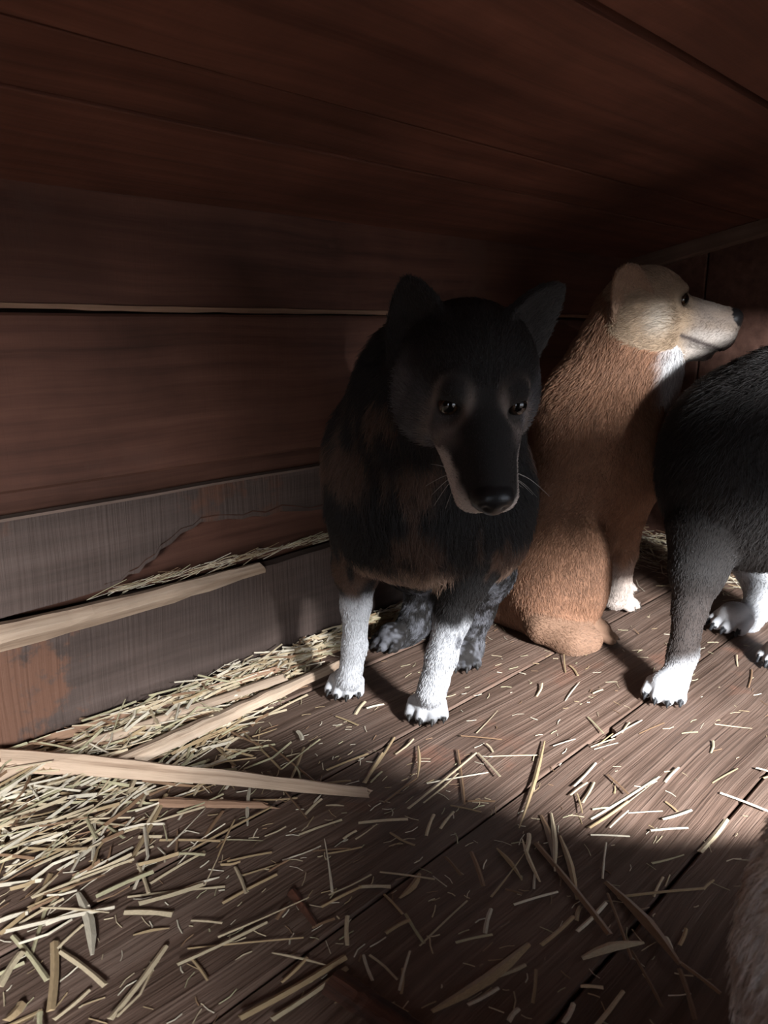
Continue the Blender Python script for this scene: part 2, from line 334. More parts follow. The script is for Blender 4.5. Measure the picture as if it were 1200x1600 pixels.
class Body:
    def __init__(s): s.p = []
    def cone(s, a, b, ra, rb, tag='body', k=0.03, fur=0.014, flow=None):
        a = np.array(a, float); b = np.array(b, float); l = np.linalg.norm(b - a); rr = max(ra, rb)
        def fn(P):
            ba = b - a; t = np.clip(((P - a) @ ba) / (ba @ ba), 0, 1)
            # exact round-cone slope correction is small for these tapers
            return np.sqrt((((P - a) - t[..., None] * ba) ** 2).sum(-1)) - (ra + (rb - ra) * t)
        s.p.append(dict(fn=fn, lo=np.minimum(a, b) - rr, hi=np.maximum(a, b) + rr, k=k, tag=tag, fur=fur, flow=nrm(flow if flow is not None else b - a), op=1))
    def chain(s, pts, tag='body', k=0.02, fur=0.012, flow=None):
        for (a, ra), (b, rb) in zip(pts[:-1], pts[1:]): s.cone(a, b, ra, rb, tag, k, fur, flow)
    def ell(s, c, rad, tag='body', k=0.03, fur=0.014, flow=(0, 0.4, -1), R=None, op=1):
        c = np.array(c, float); rad = np.array(rad, float); Rm = np.eye(3) if R is None else np.asarray(R, float)
        ext = np.abs(Rm) @ rad
        def fn(P):
            q = (P - c) @ Rm
            k0 = np.sqrt(((q / rad) ** 2).sum(-1)); k1 = np.sqrt(((q / rad ** 2) ** 2).sum(-1)) + 1e-6
            return k0 * (k0 - 1) / k1
        s.p.append(dict(fn=fn, lo=c - ext, hi=c + ext, k=k, tag=tag, fur=fur, flow=nrm(flow), op=op))
    def ear(s, base, tip_dir, face_dir, L, w, th, cup, tag='ear', k=0.010, fur=0.007, point=0.75, fold=0.0):
        """pointed cupped ear: grows from base along tip_dir, its hollow side looks along face_dir"""
        b = np.array(base, float); h = nrm(tip_dir); f = nrm(np.asarray(face_dir) - np.dot(face_dir, h) * h); sd = np.cross(h, f)
        def fn(P):
            q = P - b; hh = q @ h; yy = q @ sd; dd = q @ f
            t = np.clip(hh / L, 0, 1)
            wid = w * (1 - t ** 1.6) ** point + 0.002
            mid = -cup * (1 - (np.clip(np.abs(yy) / w, 0, 1)) ** 2) * (1 - 0.75 * t) + fold * t * t
            e1 = np.abs(yy) - wid; e2 = np.abs(dd - mid) - th * (1 - 0.45 * t); e3 = np.maximum(hh - L, -hh - 0.015)
            e = np.stack([e1, e2, e3], -1)
            return (np.minimum(e.max(-1), 0) + np.sqrt((np.maximum(e, 0) ** 2).sum(-1))) - 0.0015
        r = np.array([L + 0.01] * 3)
        s.p.append(dict(fn=fn, lo=b - r, hi=b + r, k=k, tag=tag, fur=fur, flow=h, op=1))
    def paw(s, g, ang, sc=1.0, tag='paw', wt=None):
        c, sn = math.cos(ang), math.sin(ang); F_ = np.array([c, sn, 0]); S_ = np.array([-sn, c, 0]); g = np.array(g, float)
        Rm = np.stack([F_, S_, np.array([0, 0, 1.0])], 1)
        s.ell(g + np.array([0, 0, 0.026 * sc]), (0.028 * sc, 0.027 * sc, 0.024 * sc), tag, 0.012, 0.004, F_, Rm)
        for y, x in ((-0.0260, 0.017), (-0.0090, 0.030), (0.0090, 0.030), (0.0260, 0.017)):
            a = g + F_ * (x - 0.022) * sc + S_ * y * 0.9 * sc + np.array([0, 0, 0.026 * sc])
            b = g + F_ * x * sc + S_ * y * 1.06 * sc + np.array([0, 0, 0.0135 * sc])
            s.cone(a, b, 0.0100 * sc, 0.0098 * sc, tag, 0.0015, 0.003, F_)
            d = g + F_ * (x + 0.011) * sc + S_ * y * 1.1 * sc + np.array([0, 0, 0.0115 * sc])
            e = g + F_ * (x + 0.0140) * sc + S_ * y * 1.10 * sc + np.array([0, 0, 0.0065 * sc])
            s.cone(d, e, 0.0040 * sc, 0.0030 * sc, 'claw', 0.0015, 0.0, F_)
    def build(s, vox):
        lo = np.min([p['lo'] for p in s.p if p['op'] > 0], 0) - 0.02; hi = np.max([p['hi'] for p in s.p if p['op'] > 0], 0) + 0.02
        n = np.ceil((hi - lo) / vox).astype(int) + 1
        ax = [lo[i] + vox * np.arange(n[i]) for i in range(3)]
        G_ = np.full(n, 0.06, np.float32); T_ = np.zeros(n, np.int16); B_ = np.full(n, 9.0, np.float32)
        for idx, p in enumerate(s.p):
            m = 0.02 + p['k']
            i0 = np.maximum(((p['lo'] - m - lo) / vox).astype(int), 0); i1 = np.minimum(((p['hi'] + m - lo) / vox).astype(int) + 2, n)
            sl = tuple(slice(i0[i], i1[i]) for i in range(3))
            P = np.stack(np.meshgrid(ax[0][sl[0]], ax[1][sl[1]], ax[2][sl[2]], indexing='ij'), -1)
            d = p['fn'](P).astype(np.float32); a = G_[sl]; k = p['k']
            if p['op'] > 0:
                h = np.maximum(k - np.abs(a - d), 0) / k
                G_[sl] = np.minimum(a, d) - h * h * k * 0.25
                near = d < B_[sl]; T_[sl][near] = idx; B_[sl][near] = d[near]
            else:                                         # carve
                d = -d; h = np.maximum(k - np.abs(a - d), 0) / k
                G_[sl] = np.maximum(a, d) + h * h * k * 0.25
        # surface nets
        ins = G_ < 0
        cnt = sum(ins[dx:n[0] - 1 + dx, dy:n[1] - 1 + dy, dz:n[2] - 1 + dz].astype(np.int8) for dx in (0, 1) for dy in (0, 1) for dz in (0, 1))
        act = (cnt > 0) & (cnt < 8)
        ci = np.argwhere(act); vid = np.full(act.shape, -1, np.int64); vid[act] = np.arange(len(ci))
        acc = np.zeros((len(ci), 3)); num = np.zeros(len(ci))
        cor = [(a, b, c) for a in (0, 1) for b in (0, 1) for c in (0, 1)]
        for a in cor:
            for e in range(3):
                if a[e] == 0:
                    b = list(a); b[e] = 1
                    ga = G_[ci[:, 0] + a[0], ci[:, 1] + a[1], ci[:, 2] + a[2]]; gb = G_[ci[:, 0] + b[0], ci[:, 1] + b[1], ci[:, 2] + b[2]]
                    mk = (ga < 0) != (gb < 0); t = np.where(mk, ga / np.where(ga == gb, 1, ga - gb), 0)
                    pt = np.array(a, float)[None] + t[:, None] * (np.array(b) - np.array(a))[None]
                    acc += pt * mk[:, None]; num += mk
        Vv = (ci + acc / num[:, None]) * vox + lo
        quads = []
        for e in range(3):
            u, v = (e + 1) % 3, (e + 2) % 3
            sa = [slice(1, -1)] * 3; sb = [slice(1, -1)] * 3; sa[e] = slice(0, -1); sb[e] = slice(1, None)
            A_, Bq = ins[tuple(sa)], ins[tuple(sb)]
            for flip in (0, 1):
                mk = (A_ & ~Bq) if flip == 0 else (~A_ & Bq)
                q = np.argwhere(mk)
                off = np.array([1, 1, 1]); off[e] = 0; q = q + off
                du = np.zeros(3, int); du[u] = 1; dv = np.zeros(3, int); dv[v] = 1
                g_ = lambda c: vid[c[:, 0], c[:, 1], c[:, 2]]
                Q = np.stack([g_(q - du - dv), g_(q - dv), g_(q), g_(q - du)], 1)
                quads.append(Q if flip == 0 else Q[:, ::-1])
        Q = np.concatenate(quads); Q = Q[(Q >= 0).all(1)]
        # relax the stair-steps a little
        for it in range(2):
            nb = np.zeros_like(Vv); c = np.zeros(len(Vv))
            for j in range(4):
                np.add.at(nb, Q[:, j], Vv[Q[:, (j + 1) % 4]]); np.add.at(nb, Q[:, j], Vv[Q[:, (j + 3) % 4]]); np.add.at(c, Q[:, j], 2)
            Vv = Vv * 0.5 + 0.5 * nb / np.maximum(c, 1)[:, None]
        reg = T_[ci[:, 0], ci[:, 1], ci[:, 2]]
        return Vv, Q, reg

m, nt, b = nodes('dog_skin_and_fur')
at = N(nt, 'ShaderNodeAttribute', attribute_name='Col'); nt.links.new(at.outputs['Color'], b.inputs['Base Color'])
gl = N(nt, 'ShaderNodeAttribute', attribute_name='Gloss'); mr = N(nt, 'ShaderNodeMapRange'); mr.inputs[3].default_value = 0.85; mr.inputs[4].default_value = 0.32
nt.links.new(gl.outputs['Fac'], mr.inputs[0]); nt.links.new(mr.outputs[0], b.inputs['Roughness']); b.inputs['Specular IOR Level'].default_value = 0.3
tc = N(nt, 'ShaderNodeTexCoord'); nn = N(nt, 'ShaderNodeTexNoise', Scale=190.0, Detail=3.0); nt.links.new(tc.outputs['Object'], nn.inputs['Vector'])
bp = N(nt, 'ShaderNodeBump', Strength=0.12, Distance=0.003); nt.links.new(nn.outputs[0], bp.inputs['Height']); nt.links.new(bp.outputs[0], b.inputs['Normal'])
M['dog'] = m
m, nt, b = nodes('dog_fur_strands')
at = N(nt, 'ShaderNodeAttribute', attribute_name='Col'); nt.links.new(at.outputs['Color'], b.inputs['Base Color'])
b.inputs['Roughness'].default_value = 0.55; b.inputs['Specular IOR Level'].default_value = 0.35
M['fur'] = m
m, nt, b = nodes('dark_dog_eye')
tc = N(nt, 'ShaderNodeTexCoord'); sp = N(nt, 'ShaderNodeSeparateXYZ'); nt.links.new(tc.outputs['Object'], sp.inputs[0])
er = ramp(nt, [(0.0, (0.02, 0.015, 0.013)), (0.45, (0.012, 0.008, 0.006)), (0.52, (0.024, 0.012, 0.006)), (0.78, (0.034, 0.017, 0.008)), (0.84, (0.002, 0.002, 0.002))])
er.color_ramp.interpolation = 'LINEAR'; nt.links.new(sp.outputs[0], er.inputs[0]); nt.links.new(er.outputs[0], b.inputs['Base Color'])
b.inputs['Roughness'].default_value = 0.06; b.inputs['Specular IOR Level'].default_value = 0.6
M['eye'] = m
M['whisker'] = plain('whisker', (0.55, 0.52, 0.48), rough=0.5)

def curves_obj(name, pts, col, rad, mat, parent):
    """pts (n,k,3), col (n,3), rad (n,k)"""
    n, kk, _ = pts.shape
    c = bpy.data.hair_curves.new(name); c.add_curves([kk] * n)
    c.attributes['position'].data.foreach_set('vector', pts.reshape(-1).astype(np.float32))
    ra = c.attributes.get('radius') or c.attributes.new('radius', 'FLOAT', 'POINT')
    ra.data.foreach_set('value', rad.reshape(-1).astype(np.float32))
    ca = c.attributes.new('Col', 'FLOAT_COLOR', 'POINT')
    c4 = np.ones((n, kk, 4), np.float32); c4[:, :, :3] = col[:, None, :]; ca.data.foreach_set('color', c4.reshape(-1))
    o = link(name, c, mat, parent)
    return o

def make_dog(body, vox, colour, n_fur, label, cat='dog', seed=1, fur_scale=1.0, lift=0.45):
    Vv, Q, reg = body.build(vox)
    tags = [p['tag'] for p in body.p]; tg = np.array(tags)[reg]
    Vv[:, 2] = np.maximum(Vv[:, 2], 0.0006)
    col, gloss = colour(Vv, tg)
    me = bpy.data.meshes.new('dog'); me.from_pydata([], [], [])
    me.vertices.add(len(Vv)); me.vertices.foreach_set('co', Vv.reshape(-1).astype(np.float32))
    me.loops.add(len(Q) * 4); me.loops.foreach_set('vertex_index', Q.reshape(-1).astype(np.int32))
    me.polygons.add(len(Q)); me.polygons.foreach_set('loop_start', (np.arange(len(Q)) * 4).astype(np.int32))
    me.polygons.foreach_set('use_smooth', np.ones(len(Q), bool))
    me.update(calc_edges=True); me.validate()
    ca = me.attributes.new('Col', 'FLOAT_COLOR', 'POINT'); c4 = np.ones((len(Vv), 4), np.float32); c4[:, :3] = col; ca.data.foreach_set('color', c4.reshape(-1))
    ga = me.attributes.new('Gloss', 'FLOAT', 'POINT'); ga.data.foreach_set('value', gloss.astype(np.float32))
    dog = link('dog', me, M['dog']); tag(dog, label, cat, 'dogs in the kennel')
    # fur strands
    r = np.random.default_rng(seed)
    A = Vv[Q]; nrmf = np.cross(A[:, 2] - A[:, 0], A[:, 3] - A[:, 1]); ar = np.linalg.norm(nrmf, axis=1) / 2; nrmf /= (2 * ar[:, None] + 1e-12)
    flen = np.array([p['fur'] for p in body.p])[reg[Q[:, 0]]]
    wt = ar * (flen > 0) * np.clip(0.010 / np.maximum(flen, 0.003), 0.6, 3.0)
    pick = r.choice(len(Q), n_fur, p=wt / wt.sum())
    uv = r.random((n_fur, 2)); q = A[pick]
    p0 = (q[:, 0] * ((1 - uv[:, 0]) * (1 - uv[:, 1]))[:, None] + q[:, 1] * (uv[:, 0] * (1 - uv[:, 1]))[:, None] + q[:, 2] * (uv[:, 0] * uv[:, 1])[:, None] + q[:, 3] * ((1 - uv[:, 0]) * uv[:, 1])[:, None])
    nn_ = nrmf[pick]; fl = np.array([p['flow'] for p in body.p])[reg[Q[pick, 0]]]
    # locally wavering coat direction
    wv = np.stack([vnoise(p0, 22, 3), vnoise(p0, 22, 4), vnoise(p0, 22, 5)], 1) * 0.35 + r.normal(0, 0.25, (n_fur, 3))
    fl = fl + wv; fl -= (fl * nn_).sum(1)[:, None] * nn_; fl /= np.linalg.norm(fl, axis=1)[:, None] + 1e-9
    ln = flen[pick] * r.uniform(0.55, 1.15, n_fur) * fur_scale
    lf = lift * r.uniform(0.5, 1.3, n_fur)
    d0 = nn_ * lf[:, None] * 1.6 + fl; d0 /= np.linalg.norm(d0, axis=1)[:, None]
    d1 = nn_ * lf[:, None] * 0.5 + fl; d1 /= np.linalg.norm(d1, axis=1)[:, None]
    base = p0 - nn_ * 0.0012
    pts = np.stack([base, base + d0 * ln[:, None] * 0.4, base + d0 * ln[:, None] * 0.4 + d1 * ln[:, None] * 0.6], 1)
    pts[:, :, 2] = np.maximum(pts[:, :, 2], 0.0008)
    hc = col[Q[pick, 0]] * r.uniform(0.65, 1.45, n_fur)[:, None]
    rd = np.stack([np.full(n_fur, 0.00034), np.full(n_fur, 0.00030), np.full(n_fur, 0.00008)], 1)
    fo = curves_obj('fur', pts, np.clip(hc, 0, 0.95), rd, M['fur'], dog); fo['kind'] = 'stuff'
    return dog

def eye_part(dog, c, look, r):
    bm = bmesh.new(); bmesh.ops.create_uvsphere(bm, u_segments=20, v_segments=14, radius=1.0)
    me = bpy.data.meshes.new('eye'); bm.to_mesh(me); bm.free()
    for p in me.polygons: p.use_smooth = True
    o = link('eye', me, M['eye'], dog); o.location = c; o.scale = (r, r, r)
    o.rotation_euler = Vector(look).to_track_quat('X', 'Z').to_euler()

def whiskers(dog, roots, seed=3, n=5, L=0.05):
    r = np.random.default_rng(seed); P = []
    for c, d in roots:
        for i in range(n):
            dd = nrm(np.array(d) + r.normal(0, 0.35, 3)); l = L * r.uniform(0.6, 1.1); s0 = np.array(c) + r.normal(0, 0.006, 3)
            P.append([s0, s0 + dd * l * 0.5, s0 + dd * l + np.array([0, 0, -0.18 * l])])
    P = np.array(P)
    o = curves_obj('whiskers', P, np.full((len(P), 3), 0.5), np.tile(np.array([0.0003, 0.00025, 0.0001]), (len(P), 1)), M['whisker'], dog); o['kind'] = 'stuff'

def head_frame(c, fwd, up):
    f = nrm(fwd); s = nrm(np.cross(f, up)); u = np.cross(s, f)       # columns: forward, side (viewer's left of a dog that looks at the viewer is -side), up
    return np.array(c, float), np.stack([f, s, u], 1)

def add_head(B, c, R, sc=1.0, muzzle=1.0, fur=1.0, broad=1.0, deep=0.0, nose=1.0, stop=0.0, blunt=0.0, skull=(-0.010, 0.082)):
    """skull, cheeks, brows, muzzle, lips, nose and jaw of a dog; local x forward, y side, z up"""
    H = lambda x, y, z: c + R @ (np.array([x, y, z]) * sc)
    back = -R[:, 0]
    fl = lambda x, y, z: R @ np.array([x, y, z], float)
    s_ = lambda *a: tuple(v * sc for v in a)
    B.ell(H(skull[0], 0, 0.006), s_(skull[1], 0.070 * broad, 0.062), 'skull', 0.03, 0.010 * fur, back, R)
    for y in (-1, 1):
        B.ell(H(0.012, y * 0.042 * broad, -0.030), s_(0.052, 0.036, 0.044), 'cheek', 0.025, 0.014 * fur, fl(-1, y * 0.5, -0.4), R)
        B.ell(H(0.052, y * 0.033, 0.030), s_(0.022, 0.020, 0.016), 'brow', 0.016, 0.006 * fur, back, R)
        B.ell(H(0.066, y * 0.030, -0.020), s_(0.040, 0.021, 0.026), 'underye', 0.02, 0.006 * fur, back, R)
    if stop: B.ell(H(0.030, 0, 0.034), s_(0.034, 0.040, 0.026), 'skull', 0.02, 0.007 * fur, back, R)
    m = muzzle
    B.cone(H(0.05, 0, -0.002 - stop), H(0.150 * m, 0, -0.013 - stop * 0.6), 0.039 * sc, (0.0255 + blunt * 0.6) * sc, 'bridge', 0.018, 0.005 * fur, back)
    for y in (-1, 1):
        B.cone(H(0.07, y * 0.019, -0.027), H(0.146 * m, y * 0.0155, -0.030 - deep * 0.5), (0.029 + blunt * 0.5) * sc, (0.0215 + blunt) * sc, 'lip', 0.012, 0.006 * fur, fl(-0.8, y * 0.3, -0.5))
    B.cone(H(0.03, 0, -0.055 - deep * 0.6), H(0.128 * m, 0, -0.052 - deep), 0.030 * sc, 0.0165 * sc, 'jaw', 0.009, 0.007 * fur, fl(-0.8, 0, -0.5))
    # eye sockets and the eyelids round them
    for y in (-1, 1):
        B.ell(H(0.076, y * 0.0405, 0.0165), s_(0.015, 0.014, 0.012), 'socket', 0.010, 0.004 * fur, back, R, op=-1)
        B.ell(H(0.0605, y * 0.0378, 0.0165), s_(0.0155, 0.0155, 0.0145), 'lid', 0.004, 0.003 * fur, back, R)
        B.ell(H(0.0755, y * 0.0430, 0.0160), s_(0.0145, 0.0140, 0.0112), 'socket', 0.003, 0.0, back, R, op=-1)
    # nose leather with nostrils
    B.ell(H(0.166 * m, 0, -0.008), s_(0.0155 * nose, 0.0235 * nose, 0.0165 * nose), 'nose', 0.005, 0.0, back, R)
    B.ell(H(0.172 * m, 0, -0.018), s_(0.008, 0.0125, 0.010), 'nose', 0.004, 0.0, back, R)
    for y in (-1, 1):
        B.ell(H(0.1815 * m, y * 0.0105, -0.0085), s_(0.007, 0.0048, 0.0042), 'nose', 0.003, 0.0, back, R, op=-1)
    return H

def local(P, c, R, sc=1.0): return ((P - c) @ R) / sc

def lerp(a, b, t): return a * (1 - t)[:, None] + np.asarray(b, float)[None] * t[:, None]

NEAR_BLACK = np.array([0.0165, 0.0140, 0.0128])
WHITE = np.array([0.50, 0.50, 0.51])
NOSE = np.array([0.010, 0.009, 0.009])

# ---------------------------------------------------------------- the black brindled dog that looks out at us
B = Body()
d1c, d1R = head_frame((0.1075, 0.9550, 0.5443), np.array((0.1252, 0.8000, 0.3961)) - np.array((0.1075, 0.9550, 0.5443)), (0.02, 0, 1))
# trunk
B.ell((0.0660, 1.1400, 0.3594), (0.128, 0.13, 0.145), 'chest', 0.04, 0.022, (0.0, 0.1, -1))
B.cone((0.0801, 1.1800, 0.3664), (0.1271, 1.4200, 0.2942), 0.128, 0.105, 'trunk', 0.05, 0.02, (0, 1, -0.5))
B.ell((-0.0146, 1.1400, 0.3495), (0.068, 0.085, 0.115), 'shoulder', 0.04, 0.02, (-0.2, 0.2, -1))
B.ell((0.1595, 1.1300, 0.3369), (0.062, 0.085, 0.11), 'shoulder', 0.04, 0.02, (0.2, 0.2, -1))
B.cone((0.0522, 1.1300, 0.4246), (0.0789, 1.0600, 0.5062), 0.125, 0.105, 'neck', 0.05, 0.024, (0, 0.3, -1))
B.cone((0.0789, 1.0600, 0.5062), (0.1057, 0.9900, 0.5447), 0.105, 0.075, 'neck', 0.05, 0.022, (0, 0.4, -1))
# forelegs
B.chain([((-0.0274, 1.1400, 0.3094), 0.060), ((-0.0427, 1.1650, 0.2296), 0.038), ((-0.0455, 1.1700, 0.1631), 0.0220), ((-0.0482, 1.1700, 0.0910), 0.0180), ((-0.0569, 1.1650, 0.0342), 0.0195)], 'foreleg', 0.014, 0.007)
B.paw((*(-0.0636, 1.1849, 0.0000)[:2], 0), math.radians(-100), 0.92)
B.chain([((0.1418, 1.1100, 0.2972), 0.062), ((0.1199, 1.1050, 0.2335), 0.040), ((0.1052, 1.1000, 0.1738), 0.0265), ((0.0881, 1.0900, 0.1100), 0.0215), ((0.0730, 1.0850, 0.0517), 0.0225)], 'foreleg', 0.014, 0.007)
B.paw((*(0.0678, 1.1043, 0.0000)[:2], 0), math.radians(-96), 0.94)
# hind legs
B.chain([((0.0482, 1.4000, 0.2369), 0.085), ((0.0578, 1.3300, 0.1953), 0.06), ((0.0778, 1.4100, 0.1258), 0.034), ((0.0585, 1.4000, 0.0377), 0.025), ((0.0310, 1.3900, 0.0086), 0.024)], 'hindleg', 0.025, 0.010)
B.paw((*(0.0148, 1.3730, 0.0000)[:2], 0), math.radians(-140), 1.0, 'hindpaw')
B.chain([((0.1726, 1.3800, 0.2298), 0.08), ((0.1725, 1.3000, 0.1807), 0.055), ((0.1670, 1.3300, 0.0971), 0.032), ((0.1542, 1.3250, 0.0235), 0.024), ((0.1471, 1.3200, 0.0002), 0.024)], 'hindleg', 0.025, 0.010)
B.paw((*(0.1398, 1.2928, 0.0000)[:2], 0), math.radians(-95), 1.0, 'hindpaw')
# tail hanging behind
B.chain([((0.1339, 1.5000, 0.2900), 0.04), ((0.1507, 1.5600, 0.1815), 0.034), ((0.1585, 1.5750, 0.0776), 0.026), ((0.1638, 1.5700, 0.0064), 0.015)], 'tail', 0.03, 0.03)
H1 = add_head(B, d1c, d1R, 1.02, 1.06, fur=0.8, broad=1.08)
# ears: pricked, turned outwards
B.ear(H1(-0.034, 0.060, 0.014), d1R @ np.array([-0.72, 0.30, 0.75]), d1R @ np.array([0.60, 0.60, 0.40]), 0.080, 0.045, 0.0065, 0.016, point=0.68)
B.ear(H1(-0.034, -0.056, 0.014), d1R @ np.array([-0.75, -0.85, 0.62]), d1R @ np.array([0.55, -0.65, 0.40]), 0.094, 0.048, 0.0065, 0.016, point=0.62)

def colour1(P, t):
    c = np.tile(NEAR_BLACK, (len(P), 1)); g = np.zeros(len(P))
    n1 = vnoise(P, 14, 1); n2 = vnoise(P, 60, 2); n3 = vnoise(P * np.array([1, 1, 0.35]), 75, 6)
    brindle = sst(0.05, 0.55, n1 + 0.5 * n3)
    body = np.isin(t, ['chest', 'trunk', 'shoulder', 'neck', 'foreleg'])
    c = np.where(body[:, None], lerp(c, (0.120, 0.068, 0.045), brindle * 0.75), c)
    # tan fringe under the brisket
    fr = np.isin(t, ['chest', 'shoulder']) * sst(0.262, 0.240, P[:, 2] + 0.012 * n2) * sst(1.2, 1.12, P[:, 1])
    c = lerp(c, (0.36, 0.24, 0.17), fr * 0.9)
    # white socks, ticked with grey; higher behind the elbow
    leg = np.isin(t, ['foreleg', 'paw'])
    top = 0.175 + 0.022 * n1 + 0.010 * n2
    wz = leg * sst(0.014, -0.014, P[:, 2] - top)
    c = lerp(c, WHITE, wz)
    tick = leg * (sst(0.52, 0.72, vnoise(P, 55, 9)) * 0.8 + 0.25 * sst(0.1, 0.6, n2)) * sst(0.0, 0.03, P[:, 2])
    c = lerp(c, (0.09, 0.09, 0.10), np.clip(tick, 0, 1) * wz * sst(0.03, 0.08, P[:, 0]))
    dirty = (t == 'paw') * sst(0.030, 0.006, P[:, 2]) * (0.35 + 0.5 * sst(-0.2, 0.4, n2)) * sst(0.0, 0.05, P[:, 0])
    c = lerp(c, (0.035, 0.030, 0.027), dirty)
    # hind feet: dark with grey ticking
    hl = np.isin(t, ['hindleg', 'hindpaw']) * sst(0.24, 0.18, P[:, 2])
    c = lerp(c, (0.20, 0.20, 0.22), hl * sst(-0.15, 0.45, 0.6 * vnoise(P, 150, 12) + 0.5 * vnoise(P, 45, 13)) * 0.6)
    # face
    L = local(P, d1c, d1R, 1.02); hd = np.isin(t, ['skull', 'cheek', 'brow', 'underye', 'bridge', 'lip', 'jaw', 'lid'])
    ay = np.abs(L[:, 1])
    gch = hd * sst(0.034, 0.058, ay + 0.006 * n2) * sst(0.035, -0.005, L[:, 2]) * sst(-0.05, 0.0, L[:, 0])
    c = lerp(c, (0.145, 0.138, 0.142), gch * (0.60 + 0.35 * n2))
    ring = hd * np.exp(-(((np.hypot(L[:, 0] - 0.068, (ay - 0.040)) - 0.021) / 0.006) ** 2) - (np.maximum(L[:, 2] - 0.034, 0) / 0.01) ** 2)
    c = lerp(c, (0.17, 0.135, 0.115), np.clip(ring, 0, 1) * 0.8)
    und = hd * sst(0.030, 0.0, np.hypot(L[:, 0] - 0.088, ay - 0.034)) * sst(0.015, -0.005, L[:, 2])
    c = lerp(c, (0.17, 0.135, 0.118), und * 0.75)
    lips = np.isin(t, ['lip', 'jaw']) * sst(0.082, 0.105, L[:, 0] + 0.010 * n2) * sst(-0.014, -0.026, L[:, 2] - 0.004 * n2 + 0.12 * (0.013 - ay))
    c = lerp(c, (0.50, 0.43, 0.38), lips)
    thr = (t == 'jaw') * sst(0.0, -0.03, L[:, 2] + 0.06) * sst(0.06, 0.11, L[:, 0])
    c = lerp(c, (0.35, 0.33, 0.33), thr)
    nz = (t == 'nose'); c[nz] = NOSE; g[nz] = 0.9
    cl = (t == 'claw'); c[cl] = (0.018, 0.016, 0.015); g[cl] = 0.6
    ld = (t == 'lid') * sst(0.018, 0.013, np.hypot(np.hypot(L[:, 0] - 0.070, ay - 0.0405), L[:, 2] - 0.0165)); c = lerp(c, (0.012, 0.010, 0.010), ld)
    return np.clip(c, 0, 1), g

dog1 = make_dog(B, 0.0031, colour1, 190000, 'black brindled dog with white forelegs standing beside the plank wall', seed=1)
for y in (-1, 1):
    eye_part(dog1, H1(0.0630, y * 0.0395, 0.0164), d1R @ np.array([0.80, y * 0.22, 0.45]), 0.0130)
whiskers(dog1, [(H1(0.125, 0.026, -0.030), d1R @ np.array([0.1, 1, -0.5])), (H1(0.125, -0.026, -0.030), d1R @ np.array([0.1, -1, -0.4]))])

# ---------------------------------------------------------------- the tan dog sitting behind it
B = Body()
d2c, d2R = head_frame((0.4764, 1.4900, 0.6350), (1.0, -0.20, -0.08), (-0.02, 0, 1))
B.ell((0.4363, 1.5300, 0.3755), (0.128, 0.13, 0.15), 'chest', 0.05, 0.012, (-0.1, 0.1, -1))
B.cone((0.4223, 1.5400, 0.3348), (0.3289, 1.5100, 0.1268), 0.120, 0.105, 'trunk', 0.05, 0.010, (-0.3, 0, -1))
B.ell((0.3415, 1.4550, 0.1107), (0.098, 0.10, 0.135), 'haunch', 0.035, 0.010, (0.1, -0.1, -1))
B.ell((0.3820, 1.4100, 0.1388), (0.050, 0.050, 0.100), 'haunch', 0.025, 0.010, (0.1, -0.1, -1))
B.ell((0.4733, 1.4600, 0.3610), (0.060, 0.06, 0.11), 'shoulder', 0.035, 0.013, (0, 0, -1))
B.cone((0.4321, 1.5300, 0.4394), (0.4741, 1.5100, 0.5581), 0.118, 0.088, 'neck', 0.05, 0.020, (-0.3, 0.1, -1))
B.cone((0.4741, 1.5100, 0.5581), (0.4754, 1.5000, 0.6118), 0.088, 0.072, 'neck', 0.04, 0.018, (-0.3, 0.1, -1))
B.cone((0.5016, 1.5000, 0.4796), (0.5137, 1.4900, 0.5468), 0.052, 0.042, 'throat', 0.04, 0.016, (0.1, 0, -1))
B.chain([((0.4841, 1.4700, 0.3089), 0.056), ((0.4771, 1.4800, 0.2423), 0.040), ((0.4906, 1.5150, 0.1500), 0.0275), ((0.4963, 1.5450, 0.0662), 0.0235), ((0.4945, 1.5500, 0.0357), 0.0235)], 'foreleg', 0.014, 0.008)
B.paw((*(0.5151, 1.5830, 0.0000)[:2], 0), math.radians(-12), 1.0)
B.chain([((0.5294, 1.6200, 0.2792), 0.06), ((0.5337, 1.6600, 0.1988), 0.042), ((0.5429, 1.6800, 0.0964), 0.028), ((0.5417, 1.6900, 0.0317), 0.024)], 'foreleg', 0.020, 0.008)
B.paw((*(0.5429, 1.6913, 0.0000)[:2], 0), math.radians(-5), 1.0)
B.chain([((0.3079, 1.3850, 0.0398), 0.034), ((0.3534, 1.3550, 0.0235), 0.025), ((0.3898, 1.3550, 0.0235), 0.022)], 'hindfoot', 0.03, 0.007)
B.paw((*(0.4157, 1.4007, 0.0000)[:2], 0), math.radians(8), 0.95, 'hindfoot')
B.ell((0.3139, 1.5500, 0.0429), (0.10, 0.10, 0.12), 'haunch', 0.04, 0.014, (0.1, 0, -1))
B.chain([((0.28, 1.60, 0.06), 0.035), ((0.34, 1.70, 0.035), 0.028), ((0.45, 1.75, 0.022), 0.018)], 'tail', 0.03, 0.022)
H2 = add_head(B, d2c, d2R, 1.08, 0.94, broad=1.0, deep=0.012, nose=1.15, stop=0.006, blunt=0.005, skull=(0.008, 0.062))
B.ear(H2(-0.016, 0.060, 0.000), d2R @ np.array([-0.34, 0.42, 1.0]), d2R @ np.array([0.10, 1.0, -0.25]), 0.074, 0.033, 0.0055, 0.018, point=0.38)
B.ear(H2(-0.010, -0.058, 0.000), d2R @ np.array([-0.30, -0.9, 0.45]), d2R @ np.array([0.3, -0.5, -0.8]), 0.070, 0.032, 0.0055, 0.012, point=0.42)

